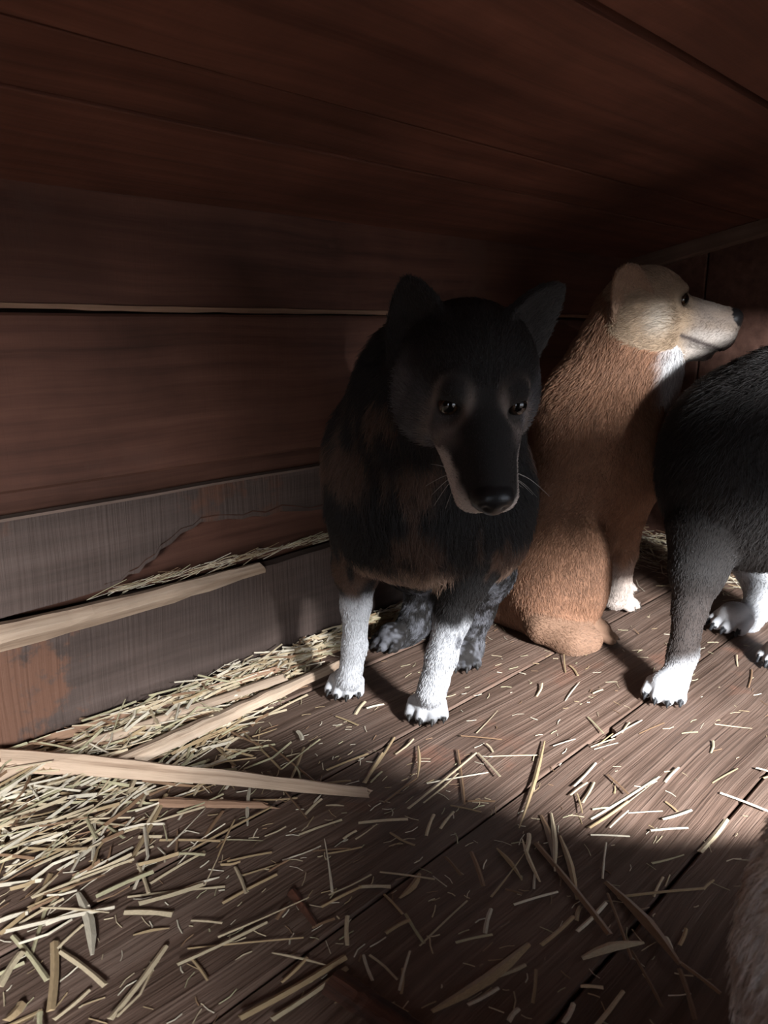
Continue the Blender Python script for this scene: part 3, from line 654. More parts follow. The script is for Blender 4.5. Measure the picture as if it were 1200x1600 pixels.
def colour2(P, t):
    n1 = vnoise(P, 9, 21); n2 = vnoise(P, 60, 22)
    c = np.tile(np.array([0.255, 0.130, 0.075]), (len(P), 1)) * (1 + 0.16 * n1 + 0.12 * n2)[:, None]; g = np.zeros(len(P))
    ft = np.isin(t, ['foreleg', 'paw']) * sst(0.15, 0.07, P[:, 2] + 0.01 * n2); c = lerp(c, (0.50, 0.42, 0.365), ft); c = lerp(c, (0.235, 0.135, 0.085), 1.0 * (t == 'hindfoot'))
    # neck and head
    L = local(P, d2c, d2R, 1.08); hd = np.isin(t, ['skull', 'cheek', 'brow', 'underye', 'bridge', 'lip', 'jaw', 'lid'])
    c = np.where(hd[:, None], np.array([0.37, 0.265, 0.175])[None] * (1 + 0.12 * n2)[:, None], c)
    pale = hd * sst(0.035, 0.0, np.hypot(L[:, 0] - 0.028, (L[:, 2] + 0.018) * 0.8)); c = lerp(c, (0.56, 0.48, 0.39), pale)
    grey = hd * sst(0.07, 0.10, L[:, 0]); c = lerp(c, (0.235, 0.19, 0.16), grey * (0.85 + 0.15 * n2))
    lw = np.isin(t, ['lip', 'jaw']) * sst(-0.022, -0.040, L[:, 2]) * sst(0.06, 0.1, L[:, 0]); c = lerp(c, (0.44, 0.385, 0.34), lw * 0.8)
    mouth = np.isin(t, ['lip', 'jaw']) * np.exp(-((L[:, 2] + 0.054 + 0.25 * (L[:, 0] - 0.12)) / 0.004) ** 2) * sst(0.05, 0.07, L[:, 0]); c = lerp(c, (0.07, 0.05, 0.045), mouth)
    th = np.isin(t, ['throat', 'neck', 'chest']) * sst(0.485, 0.525, P[:, 0] + 0.008 * n2) * sst(0.42, 0.46, P[:, 2]) ; c = lerp(c, (0.56, 0.545, 0.54), th)
    nz = (t == 'nose'); c[nz] = (0.016, 0.014, 0.014); g[nz] = 0.8
    cl = (t == 'claw'); c[cl] = (0.05, 0.04, 0.035); g[cl] = 0.5
    er = (t == 'ear'); c[er] = np.array([0.30, 0.19, 0.125]) * (1 + 0.2 * n2[er])[:, None]
    ey = hd * sst(0.022, 0.012, np.hypot(np.hypot(L[:, 0] - 0.068, np.abs(L[:, 1]) - 0.040), (L[:, 2] - 0.016) * 1.3)); c = lerp(c, (0.025, 0.018, 0.016), ey * 0.9)
    return np.clip(c, 0, 1), g

dog2 = make_dog(B, 0.0033, colour2, 200000, 'tan dog sitting with its head turned in profile, pale muzzle and white throat', seed=2)
for y in (-1, 1):
    eye_part(dog2, H2(0.0625, y * 0.0400, 0.0162), d2R @ np.array([0.75, y * 0.6, 0.0]), 0.0136)

# ---------------------------------------------------------------- the black dog with white feet
B = Body()
d3c, d3R = head_frame((0.83, 1.02, 0.64), (0.75, -0.60, -0.05), (0, 0, 1))
B.ell((0.6287, 1.2700, 0.3650), (0.135, 0.15, 0.168), 'chest', 0.05, 0.020, (0, 0.2, -1))
B.ell((0.5534, 1.2600, 0.3560), (0.072, 0.10, 0.13), 'shoulder', 0.05, 0.020, (-0.1, 0.3, -1))
B.ell((0.76, 1.24, 0.37), (0.08, 0.10, 0.13), 'shoulder', 0.05, 0.018, (0.1, 0.3, -1))
B.cone((0.64, 1.30, 0.39), (0.80, 1.66, 0.38), 0.145, 0.120, 'trunk', 0.06, 0.018, (0.3, 1, -0.4))
B.cone((0.66, 1.22, 0.47), (0.80, 1.06, 0.60), 0.105, 0.075, 'neck', 0.05, 0.020, (0, 0.4, -1))
B.chain([((0.5358, 1.2300, 0.2700), 0.068), ((0.5198, 1.2150, 0.2081), 0.044), ((0.5092, 1.2050, 0.1444), 0.0260), ((0.4985, 1.1900, 0.0708), 0.0220), ((0.4844, 1.1800, 0.0200), 0.0230)], 'foreleg', 0.014, 0.007)
B.paw((*(0.4645, 1.1644, 0.0000)[:2], 0), math.radians(-118), 0.98)
B.chain([((0.76, 1.22, 0.30), 0.066), ((0.755, 1.25, 0.21), 0.045), ((0.74, 1.25, 0.13), 0.030), ((0.72, 1.255, 0.06), 0.026)], 'foreleg', 0.022, 0.012)
B.paw((*(0.7244, 1.2928, 0.0000)[:2], 0), math.radians(-140), 1.08)
B.chain([((0.74, 1.62, 0.36), 0.095), ((0.69, 1.55, 0.24), 0.068), ((0.77, 1.62, 0.14), 0.036), ((0.7879, 1.5000, 0.0539), 0.028), ((0.7373, 1.4700, 0.0165), 0.028)], 'hindleg', 0.03, 0.010)
B.paw((*(0.7082, 1.4593, 0.0000)[:2], 0), math.radians(-152), 1.2, 'hindpaw')
B.chain([((0.90, 1.66, 0.36), 0.095), ((0.90, 1.58, 0.24), 0.068), ((0.95, 1.68, 0.14), 0.036), ((0.93, 1.63, 0.05), 0.026)], 'hindleg', 0.03, 0.010)
B.paw((0.92, 1.60, 0), math.radians(-110), 1.1, 'hindpaw')
B.chain([((0.82, 1.76, 0.42), 0.035), ((0.86, 1.80, 0.34), 0.030), ((0.88, 1.80, 0.24), 0.015)], 'tail', 0.03, 0.03)
H3 = add_head(B, d3c, d3R, 1.0, 1.0)
B.ear(H3(-0.034, 0.052, 0.030), d3R @ np.array([-0.10, 0.25, 1.0]), d3R @ np.array([0.75, 0.60, 0.0]), 0.105, 0.040, 0.0065, 0.016)
B.ear(H3(-0.034, -0.052, 0.030), d3R @ np.array([-0.10, -0.25, 1.0]), d3R @ np.array([0.75, -0.60, 0.0]), 0.105, 0.040, 0.0065, 0.016)

def colour3(P, t):
    n1 = vnoise(P, 12, 31); n2 = vnoise(P, 60, 32)
    c = np.tile(NEAR_BLACK * 1.15, (len(P), 1)); g = np.zeros(len(P))
    lg = (t == 'foreleg') * sst(0.24, 0.12, P[:, 2] + 0.02 * n1); c = lerp(c, (0.048, 0.036, 0.031), lg * 0.8)
    wz = np.isin(t, ['foreleg', 'paw']) * sst(0.075, 0.035, P[:, 2] + 0.010 * n1 - 0.25 * (P[:, 0] - 0.455)); c = lerp(c, (0.58, 0.58, 0.59), wz)
    wh = np.isin(t, ['hindleg', 'hindpaw']) * sst(0.16, 0.12, P[:, 2] + 0.012 * n1); c = lerp(c, (0.62, 0.62, 0.63), wh)
    cl = (t == 'claw'); c[cl] = (0.02, 0.02, 0.022); g[cl] = 0.6
    nz = (t == 'nose'); c[nz] = NOSE; g[nz] = 0.9
    return np.clip(c, 0, 1), g

dog3 = make_dog(B, 0.0034, colour3, 150000, 'black dog with bright white feet standing on brightly lit floor boards', seed=3)
for y in (-1, 1):
    eye_part(dog3, H3(0.0615, y * 0.0390, 0.0162), d3R @ np.array([0.80, y * 0.34, 0.10]), 0.0128)

# ---------------------------------------------------------------- the pale dog sitting by the doorway
B = Body()
d4c, d4R = head_frame((0.74, 0.46, 0.115), (0.97, 0.25, -0.12), (0, 0, 1))
B.ell((0.352, 0.405, 0.185), (0.110, 0.115, 0.19), 'haunch', 0.05, 0.018, (0, -0.1, -1))
B.cone((0.40, 0.41, 0.15), (0.59, 0.435, 0.125), 0.120, 0.105, 'trunk', 0.06, 0.020, (-1, -1, -0.6))
B.cone((0.60, 0.435, 0.13), (0.70, 0.45, 0.115), 0.095, 0.07, 'neck', 0.05, 0.018, (-0.5, -0.5, -1))
B.chain([((0.57, 0.52, 0.09), 0.045), ((0.58, 0.54, 0.04), 0.034), ((0.66, 0.56, 0.028), 0.025), ((0.72, 0.575, 0.026), 0.024)], 'foreleg', 0.02, 0.010)
B.paw((0.75, 0.585, 0), 0.25, 1.0)
B.chain([((0.60, 0.35, 0.09), 0.045), ((0.62, 0.335, 0.04), 0.034), ((0.70, 0.34, 0.028), 0.025), ((0.76, 0.35, 0.026), 0.024)], 'foreleg', 0.02, 0.010)
B.paw((0.79, 0.36, 0), 0.2, 1.0)
H4 = add_head(B, d4c, d4R, 1.0, 1.0)
for y in (-1, 1):
    B.ear(H4(-0.034, y * 0.052, 0.030), d4R @ np.array([-0.10, y * 0.35, 0.9]), d4R @ np.array([0.75, y * 0.60, 0.0]), 0.09, 0.038, 0.0065, 0.014)
def colour4(P, t):
    n1 = vnoise(P, 30, 41); n2 = vnoise(P, 80, 42)
    c = np.tile(np.array([0.66, 0.63, 0.61]), (len(P), 1)); g = np.zeros(len(P))
    c = lerp(c, (0.36, 0.275, 0.225), sst(-0.15, 0.35, n1 + 0.3 * n2) * 0.75)
    nz = (t == 'nose'); c[nz] = NOSE; g[nz] = 0.9
    cl = (t == 'claw'); c[cl] = (0.05, 0.04, 0.035)
    return np.clip(c, 0, 1), g
dog4 = make_dog(B, 0.0042, colour4, 60000, 'pale cream and brown mottled dog, only its fluffy flank in view', seed=4, fur_scale=1.0)
for y in (-1, 1):
    eye_part(dog4, H4(0.0615, y * 0.0390, 0.0162), d4R @ np.array([0.80, y * 0.34, 0.10]), 0.0128)
# ---------------------------------------------------------------- split sticks and laths
def stick_mesh(name, L, w0, w1, h0, h1, seed, n=14, bow=0.0, ragged=0.02):
    """split length of wood along local X: uneven faceted section, splintered ends"""
    r = random.Random(seed); bm = bmesh.new(); rings = []
    prof = [(-0.5, 0.05), (-0.34, 0.62), (-0.05, 1.0), (0.28, 0.80), (0.5, 0.12), (0.30, -0.02), (-0.28, -0.02)]
    jit = [r.uniform(-0.08, 0.08) for _ in prof]
    for i in range(n + 1):
        t = i / n; w_ = w0 + (w1 - w0) * t; h_ = h0 + (h1 - h0) * t; ring = []
        w_ *= 1 + r.uniform(-0.07, 0.07); h_ *= 1 + r.uniform(-0.10, 0.10)
        for q, (a, b_) in enumerate(prof):
            x = t * L
            if i == 0: x -= r.uniform(0, ragged)
            if i == n: x += r.uniform(0, ragged)
            ring.append(bm.verts.new((x, (a + jit[q] * 0.6 + r.uniform(-0.03, 0.03)) * w_ + bow * math.sin(t * math.pi), max(0.0, (b_ + jit[q] + r.uniform(-0.04, 0.04)) * h_))))
        rings.append(ring)
    m_ = len(prof)
    for i in range(n):
        for q in range(m_):
            bm.faces.new((rings[i][q], rings[i][(q + 1) % m_], rings[i + 1][(q + 1) % m_], rings[i + 1][q]))
    bm.faces.new(list(reversed(rings[0]))); bm.faces.new(rings[-1])
    bmesh.ops.recalc_face_normals(bm, faces=bm.faces[:])
    me = bpy.data.meshes.new(name); bm.to_mesh(me); bm.free()
    return me

def lay(name, a, b_, w0, w1, h0, h1, mat, label, cat, seed, za=0.0, zb=0.0, group=None, bow=0.0, roll=0.0, ragged=0.02):
    a = Vector((a[0], a[1], za)); b_ = Vector((b_[0], b_[1], zb)); d = b_ - a
    o = link(name, stick_mesh(name, d.length, w0, w1, h0, h1, seed, bow=bow, ragged=ragged), mat)
    o.location = a; q = d.to_track_quat('X', 'Z'); o.rotation_euler = (q.to_matrix() @ Matrix.Rotation(roll, 3, 'X')).to_euler()
    return tag(o, label, cat, group)

lay('split_stick', (-0.5571, 0.9468, 0.0000), (-0.0335, 0.8904, 0.0000), 0.046, 0.016, 0.020, 0.009, M['raw'], 'long pale tapering stick of split wood lying across the straw', 'stick', 1, 0.020, 0.006, bow=0.006)
lay('split_stick', (-0.3394, 0.9724, 0.0000), (-0.1126, 1.2456, 0.0000), 0.045, 0.030, 0.016, 0.012, M['raw'], 'short wide splintered pale stick running to the black dog\'s paw', 'stick', 2, 0.012, 0.005, ragged=0.05)
lay('wooden_lath', (-0.5368, 0.8904, 0.0000), (-0.1757, 1.2110, 0.0000), 0.022, 0.018, 0.012, 0.010, M['raw'], 'thin pale lath parallel to the plank wall in the straw', 'lath', 3, 0.016, 0.012)
lay('wooden_lath', (-0.5644, 0.9436, 0.0000), (-0.1957, 1.2355, 0.0000), 0.014, 0.012, 0.012, 0.010, M['raw_dull'], 'narrow dull lath tight against the foot of the plank wall', 'lath', 4, 0.014, 0.014)
lay('wood_splinter', (-0.2723, 0.8738, 0.0000), (-0.1601, 0.8684, 0.0000), 0.018, 0.010, 0.006, 0.005, M['raw_dull'], 'flat brownish wood splinter under the long tapering stick', 'splinter', 5, 0.002, 0.002, ragged=0.03)
lay('wood_chip', (-0.0357, 0.5892, 0.0000), (0.0279, 0.5428, 0.0000), 0.034, 0.030, 0.012, 0.010, M['rot'], 'thick reddish brown wood chip on the dark floor boards', 'wood chip', 6, 0.0, 0.0)
lay('wood_splinter', (-0.0987, 0.7132, 0.0000), (-0.0713, 0.6700, 0.0000), 0.012, 0.006, 0.006, 0.003, M['rot'], 'small reddish splinter alone on the dark floor boards', 'splinter', 7, 0.001, 0.001, ragged=0.005)
# peeled stick wedged along the slot in the wall
a, b_ = Vector((-0.5508, 0.9326, 0.1961)), Vector((-0.2246, 1.2866, 0.1874)); d = b_ - a
o = link('peeled_stick', stick_mesh('peeled_stick', d.length, 0.044, 0.022, 0.024, 0.015, 8, bow=-0.004), M['raw'])
o.location = a; o.rotation_euler = (d.to_track_quat('X', 'Z').to_matrix() @ Matrix.Rotation(math.radians(62), 3, 'X')).to_euler()
tag(o, 'pale peeled stick wedged along the plank wall below the rotten hole', 'stick')

# ---------------------------------------------------------------- straw
def straw_mesh(kind, seed):
    """unit stalk along X, width 1 in Y, thin in Z: shallow gutter section, bent or kinked"""
    r = random.Random(seed); n = 4; bm = bmesh.new(); rows = []
    for i in range(n + 1):
        t = i / n
        wd = {'stalk': 1.0, 'leaf': 0.15 + 1.1 * math.sin(math.pi * (0.12 + 0.80 * t)), 'kink': 1.0, 'wisp': 1.0 - 0.6 * t}[kind] * r.uniform(0.85, 1.1)
        off = {'stalk': 0.22, 'leaf': 0.5, 'kink': 1.3 * abs(t - 0.6), 'wisp': 0.9 * t * t}[kind] * (math.sin(math.pi * t) if kind in ('stalk', 'leaf') else 1) * (1 if seed % 2 else -1)
        x = t + (r.uniform(-0.03, 0.03) if 0 < i < n else 0)
        rows.append([bm.verts.new((x, off - wd / 2, 0.0)), bm.verts.new((x, off, 0.42 * wd)), bm.verts.new((x, off + wd / 2, 0.02)), bm.verts.new((x, off, -0.0))])
    for i in range(n):
        for q in range(4):
            bm.faces.new((rows[i][q], rows[i][(q + 1) % 4], rows[i + 1][(q + 1) % 4], rows[i + 1][q]))
    bm.faces.new(rows[0]); bm.faces.new(list(reversed(rows[-1])))
    bmesh.ops.recalc_face_normals(bm, faces=bm.faces[:])
    me = bpy.data.meshes.new('straw'); bm.to_mesh(me); bm.free()
    return me
PROTO = {}
for mk in ('straw_a', 'straw_b', 'straw_c', 'straw_d', 'straw_e'):
    for kd in ('stalk', 'leaf', 'kink', 'wisp'):
        for s_ in (1, 2):
            me = straw_mesh(kd, s_ + len(PROTO)); me.materials.append(M[mk]); PROTO[mk, kd, s_] = me

COLOUR_WORD = {'straw_a': 'golden', 'straw_b': 'tan', 'straw_c': 'pale', 'straw_d': 'greenish', 'straw_e': 'brown'}
KIND_WORD = {'stalk': 'straight straw stalk', 'leaf': 'broad pointed straw blade', 'kink': 'bent straw stalk', 'wisp': 'curved tapering straw wisp'}
PLACES = [(0.000, 1.125, 0.170, "beside the black brindled dog's forepaws"), (0.462, 1.158, 0.160, "beside the white-footed dog's forepaw"), (-0.258, 0.916, 0.140, 'along the long tapering stick'), (-0.006, 0.571, 0.100, 'beside the reddish brown wood chip'), (0.328, 1.046, 0.060, 'at the notch rotted in the floor seam'), (-0.088, 0.692, 0.060, 'beside the small reddish splinter'), (0.381, 0.666, 0.160, 'beside the pale mottled dog'), (-0.241, 1.094, 0.080, 'beside the short splintered stick')]
def where(x, y):
    best = min(PLACES, key=lambda p: (math.hypot(x - p[0], y - p[1]) / p[2]))
    if math.hypot(x - best[0], y - best[1]) < best[2]: return best[3]
    X, Y = 0.697 * x + 0.717 * y, -0.717 * x + 0.697 * y
    if Y > 0.70 and X < 0.80: return 'in the litter before the plank wall'
    return 'on the bare floor boards'

def straw(a, b_, w_, mat, kind, z=0.001, dz=0.0):
    a = Vector((a[0], a[1], z)); b_ = Vector((b_[0], b_[1], z + dz)); d = b_ - a
    o = bpy.data.objects.new('straw', PROTO[mat, kind, rnd.choice((1, 2))]); COL.objects.link(o)
    o.location = a; o.rotation_euler = d.to_track_quat('X', 'Z').to_euler(); o.scale = (d.length, w_, w_ * 0.6)
    size = 'short ' if d.length < 0.035 else 'long ' if d.length > 0.10 else ''
    wide = 'thick ' if w_ > 0.0065 and kind != 'leaf' else 'thin ' if w_ < 0.0035 else ''
    pl = where((a.x + b_.x) / 2, (a.y + b_.y) / 2)
    return tag(o, size + wide + COLOUR_WORD[mat] + ' ' + KIND_WORD[kind] + ' ' + pl, 'straw', 'straw ' + pl)

MEASURED = [
(0.2375, 1.0250, 0.1646, 0.8196, 0.0060, 'straw_b', 'leaf'),
(0.1327, 0.9924, 0.0303, 0.8582, 0.0050, 'straw_a', 'stalk'),
(0.1065, 1.0015, 0.1031, 0.8711, 0.0050, 'straw_e', 'stalk'),
(0.0499, 1.0108, 0.0453, 0.9243, 0.0050, 'straw_b', 'leaf'),
(0.0153, 1.0395, -0.0276, 0.9203, 0.0060, 'straw_b', 'stalk'),
(0.0574, 0.9179, 0.1430, 0.9406, 0.0040, 'straw_c', 'stalk'),
(-0.0317, 0.8348, 0.0298, 0.8396, 0.0070, 'straw_a', 'stalk'),
(0.1085, 0.8798, 0.1432, 0.8747, 0.0050, 'straw_e', 'stalk'),
(0.3761, 0.9364, 0.2582, 0.8430, 0.0055, 'straw_c', 'stalk'),
(0.3161, 0.8784, 0.2509, 0.8229, 0.0060, 'straw_b', 'stalk'),
(0.2987, 0.9702, 0.2526, 0.9085, 0.0050, 'straw_c', 'stalk'),
(0.2830, 0.9203, 0.2546, 0.8711, 0.0050, 'straw_a', 'stalk'),
(0.2534, 0.8932, 0.2493, 0.8499, 0.0030, 'straw_b', 'stalk'),
(0.2435, 0.8895, 0.2728, 0.9164, 0.0040, 'straw_a', 'stalk'),
(0.3909, 0.8604, 0.3466, 0.8396, 0.0060, 'straw_c', 'stalk'),
(0.3244, 0.8177, 0.3721, 0.8229, 0.0050, 'straw_c', 'stalk'),
(0.2499, 0.8112, 0.2964, 0.8081, 0.0040, 'straw_c', 'stalk'),
(0.2760, 0.8229, 0.3083, 0.8533, 0.0030, 'straw_c', 'stalk'),
(0.3083, 0.8533, 0.3515, 0.8533, 0.0030, 'straw_c', 'stalk'),
(0.4434, 0.8970, 0.4869, 0.8568, 0.0060, 'straw_c', 'stalk'),
(0.4289, 0.8430, 0.3692, 0.7791, 0.0080, 'straw_a', 'stalk'),
(0.2471, 1.0108, 0.2835, 1.0269, 0.0030, 'straw_c', 'stalk'),
(0.3403, 1.0395, 0.4013, 1.0854, 0.0040, 'straw_c', 'stalk'),
(0.3021, 1.0108, 0.3440, 1.0347, 0.0040, 'straw_a', 'stalk'),
(0.3058, 1.0061, 0.3454, 1.0221, 0.0030, 'straw_c', 'stalk'),
(0.3133, 1.0155, 0.3443, 1.0445, 0.0030, 'straw_b', 'stalk'),
(0.1977, 0.8499, 0.1958, 0.7615, 0.0090, 'straw_e', 'leaf'),
(0.2113, 0.8533, 0.1921, 0.7446, 0.0060, 'straw_a', 'leaf'),
(0.2124, 0.8100, 0.2068, 0.7024, 0.0080, 'straw_b', 'leaf'),
(0.1806, 0.7943, 0.2268, 0.6505, 0.0090, 'straw_e', 'stalk'),
(0.2452, 0.7283, 0.2831, 0.6125, 0.0140, 'straw_e', 'leaf'),
(0.2831, 0.6125, 0.2748, 0.5540, 0.0060, 'straw_e', 'stalk'),
(0.2564, 0.7090, 0.3485, 0.7177, 0.0050, 'straw_b', 'stalk'),
(0.3485, 0.7177, 0.3640, 0.7283, 0.0040, 'straw_b', 'stalk'),
(0.2429, 0.7336, 0.2629, 0.7912, 0.0030, 'straw_c', 'stalk'),
(0.2365, 0.6974, 0.1952, 0.6549, 0.0060, 'straw_c', 'stalk'),
(0.1979, 0.6803, 0.1563, 0.6417, 0.0060, 'straw_b', 'stalk'),
(0.1923, 0.6227, 0.2580, 0.6409, 0.0110, 'straw_a', 'leaf'),
(0.1444, 0.6417, 0.0428, 0.5619, 0.0130, 'straw_b', 'leaf'),
(0.1365, 0.6166, 0.1050, 0.6026, 0.0060, 'straw_a', 'stalk'),
(0.1062, 0.5892, 0.0756, 0.5690, 0.0050, 'straw_c', 'stalk'),
(0.1452, 0.6105, 0.1348, 0.5726, 0.0040, 'straw_b', 'stalk'),
(-0.0281, 0.7230, 0.0075, 0.7230, 0.0070, 'straw_a', 'stalk'),
(0.0403, 0.7446, 0.0165, 0.7024, 0.0090, 'straw_b', 'leaf'),
(0.1018, 0.7791, 0.1081, 0.7177, 0.0060, 'straw_e', 'stalk'),
(0.1326, 0.7851, 0.1532, 0.7309, 0.0060, 'straw_b', 'leaf'),
(0.0712, 0.7702, 0.0857, 0.7363, 0.0050, 'straw_e', 'stalk'),
(-0.0000, 0.7125, 0.0197, 0.6827, 0.0040, 'straw_b', 'stalk'),
(0.2835, 0.6505, 0.2808, 0.6289, 0.0060, 'straw_c', 'stalk'),
(0.3093, 0.6640, 0.2940, 0.6417, 0.0050, 'straw_b', 'stalk'),
(0.2828, 0.6206, 0.3092, 0.5817, 0.0060, 'straw_e', 'stalk'),
(0.2437, 0.6332, 0.2507, 0.5672, 0.0040, 'straw_e', 'stalk'),
(0.2426, 0.7125, 0.2398, 0.6206, 0.0040, 'straw_e', 'stalk'),
(0.1151, 1.0395, 0.1744, 1.0250, 0.0040, 'straw_e', 'stalk'),
(0.5170, 0.9531, 0.5268, 0.9389, 0.0060, 'straw_c', 'stalk'),
(0.3647, 0.8784, 0.3722, 0.8568, 0.0040, 'straw_b', 'stalk'),
(0.3060, 0.9364, 0.3195, 0.8895, 0.0040, 'straw_e', 'stalk'),
(0.1327, 0.7203, 0.1500, 0.7125, 0.0040, 'straw_e', 'stalk'),
(0.0853, 0.8675, 0.1229, 0.8533, 0.0040, 'straw_b', 'stalk'),
(0.1351, 0.9924, 0.1576, 0.9283, 0.0040, 'straw_a', 'stalk'),
(0.1759, 0.8132, 0.1651, 0.7761, 0.0070, 'straw_a', 'stalk'),
(0.1725, 0.5744, 0.1585, 0.5540, 0.0060, 'straw_c', 'stalk'),
(0.1102, 0.5540, 0.1212, 0.5654, 0.0060, 'straw_c', 'stalk'),
(0.0180, 0.6125, 0.0157, 0.5817, 0.0040, 'straw_b', 'stalk'),
(0.0017, 0.6549, 0.0265, 0.6733, 0.0060, 'straw_b', 'stalk'),
(-0.2855, 0.8918, -0.2912, 0.7595, 0.0080, 'straw_b', 'stalk'),
(-0.1993, 0.7259, -0.2595, 0.6924, 0.0100, 'straw_a', 'stalk'),
(-0.2725, 0.6856, -0.2212, 0.6824, 0.0110, 'straw_a', 'stalk'),
(-0.3888, 0.6551, -0.2833, 0.6878, 0.0080, 'straw_c', 'stalk'),
(-0.3783, 0.7041, -0.2866, 0.7622, 0.0060, 'straw_a', 'stalk'),
(-0.2582, 0.7284, -0.2101, 0.7815, 0.0060, 'straw_a', 'stalk'),
(-0.2821, 0.7595, -0.2549, 0.7112, 0.0050, 'straw_a', 'stalk'),
(-0.3294, 0.6447, -0.2986, 0.5639, 0.0100, 'straw_b', 'stalk'),
(-0.2158, 0.6386, -0.2421, 0.5541, 0.0080, 'straw_a', 'stalk'),
(-0.1205, 0.6700, -0.1981, 0.6133, 0.0060, 'straw_a', 'stalk'),
(-0.1722, 0.6970, -0.1202, 0.7411, 0.0060, 'straw_b', 'stalk'),
(-0.1693, 0.7542, -0.1487, 0.7088, 0.0050, 'straw_a', 'stalk'),
(-0.0661, 0.6924, -0.0245, 0.7185, 0.0050, 'straw_b', 'stalk'),
(-0.1806, 0.7649, -0.1309, 0.7787, 0.0050, 'straw_b', 'stalk'),
(-0.3596, 0.8415, -0.3106, 0.8016, 0.0060, 'straw_d', 'stalk'),
(-0.2684, 0.8016, -0.1949, 0.7987, 0.0060, 'straw_b', 'stalk'),
(-0.3581, 0.8320, -0.3344, 0.7622, 0.0050, 'straw_c', 'stalk'),
(-0.3870, 0.8105, -0.3517, 0.7595, 0.0060, 'straw_b', 'stalk'),
(-0.3661, 0.7411, -0.3783, 0.7041, 0.0050, 'straw_a', 'stalk'),
(-0.3312, 0.7112, -0.2837, 0.6247, 0.0110, 'straw_c', 'leaf'),
(-0.3181, 0.6326, -0.2594, 0.5913, 0.0080, 'straw_a', 'stalk'),
(-0.3749, 0.6530, -0.3162, 0.5985, 0.0070, 'straw_d', 'stalk'),
(-0.3578, 0.5913, -0.3541, 0.6287, 0.0100, 'straw_a', 'stalk'),
(-0.0374, 0.6247, -0.1274, 0.5541, 0.0100, 'straw_b', 'stalk'),
(-0.0353, 0.6133, -0.0991, 0.5541, 0.0080, 'straw_a', 'stalk'),
(-0.3290, 0.5739, -0.3341, 0.5541, 0.0120, 'straw_b', 'stalk'),
(-0.2730, 0.5877, -0.2916, 0.5541, 0.0060, 'straw_a', 'stalk'),
(-0.3982, 0.6744, -0.3724, 0.6833, 0.0100, 'straw_c', 'stalk'),
(-0.3763, 0.6700, -0.3429, 0.7017, 0.0060, 'straw_a', 'stalk'),
(-0.3259, 0.6287, -0.3086, 0.6657, 0.0050, 'straw_a', 'stalk'),
(-0.3104, 0.7065, -0.2584, 0.7411, 0.0090, 'straw_d', 'stalk'),
(-0.0265, 0.7900, -0.0671, 0.7759, 0.0040, 'straw_b', 'stalk'),
(-0.4489, 0.7787, -0.3947, 0.8105, 0.0070, 'straw_a', 'stalk'),
(-0.4260, 0.7463, -0.4189, 0.7622, 0.0060, 'straw_c', 'stalk'),
(-0.3521, 0.8779, -0.3491, 0.9061, 0.0060, 'straw_c', 'stalk'),
(-0.1871, 0.6247, -0.1656, 0.5985, 0.0040, 'straw_b', 'stalk'),
(-0.4458, 0.7958, -0.3982, 0.8383, 0.0070, 'straw_c', 'stalk'),
(-0.4166, 0.7900, -0.3510, 0.8511, 0.0060, 'straw_a', 'stalk'),
(-0.3183, 0.8136, -0.2289, 0.8643, 0.0060, 'straw_a', 'stalk'),
(-0.2258, 0.7843, -0.1431, 0.8643, 0.0050, 'straw_b', 'stalk'),
(-0.1300, 0.7463, -0.1102, 0.7622, 0.0040, 'straw_e', 'stalk'),
(-0.0748, 0.6247, -0.0959, 0.5949, 0.0050, 'straw_b', 'stalk'),
(-0.1830, 1.3868, -0.2077, 1.2597, 0.0080, 'straw_a', 'stalk'),
(-0.2180, 1.0646, -0.2403, 1.0184, 0.0050, 'straw_a', 'stalk'),
(-0.2171, 1.0598, -0.1421, 0.9515, 0.0050, 'straw_b', 'stalk'),
(-0.1696, 1.0184, -0.0903, 0.9171, 0.0050, 'straw_e', 'stalk'),
(-0.1169, 1.0096, -0.1273, 0.9208, 0.0050, 'straw_b', 'stalk'),
(-0.2564, 1.0274, -0.2080, 0.9594, 0.0070, 'straw_b', 'stalk'),
(-0.0759, 1.1043, -0.0395, 1.0743, 0.0050, 'straw_b', 'stalk'),
(-0.1915, 1.0992, -0.1283, 1.1746, 0.0080, 'straw_a', 'stalk'),
(-0.2280, 1.2281, -0.1964, 1.2405, 0.0060, 'straw_c', 'stalk'),
(-0.2515, 1.2662, -0.2381, 1.2219, 0.0040, 'straw_a', 'stalk'),
(-0.1312, 1.0551, -0.1211, 1.0274, 0.0080, 'straw_c', 'stalk'),
(-0.1421, 0.9515, -0.0950, 1.0274, 0.0040, 'straw_d', 'stalk'),
(-0.2645, 0.9436, -0.2043, 0.9515, 0.0070, 'straw_d', 'stalk'),
(-0.0799, 0.9515, -0.0230, 0.9924, 0.0060, 'straw_b', 'stalk'),
(-0.0259, 0.9208, -0.0023, 0.9924, 0.0060, 'straw_b', 'stalk'),
(-0.1587, 0.9436, -0.0956, 0.8383, 0.0030, 'straw_e', 'stalk'),
(-0.0283, 1.1251, 0.0000, 1.1379, 0.0070, 'straw_c', 'stalk'),
(-0.0457, 1.1094, -0.0315, 1.1521, 0.0080, 'straw_a', 'stalk'),
(-0.2996, 0.9757, -0.2738, 1.0009, 0.0060, 'straw_c', 'stalk'),
]
for (ax, ay, bx, by, wd, mk, kd) in MEASURED:
    zz = rnd.uniform(0.001, 0.004)
    straw((ax, ay), (bx, by), wd * 0.8, mk, kd, zz, rnd.uniform(0, 0.004))

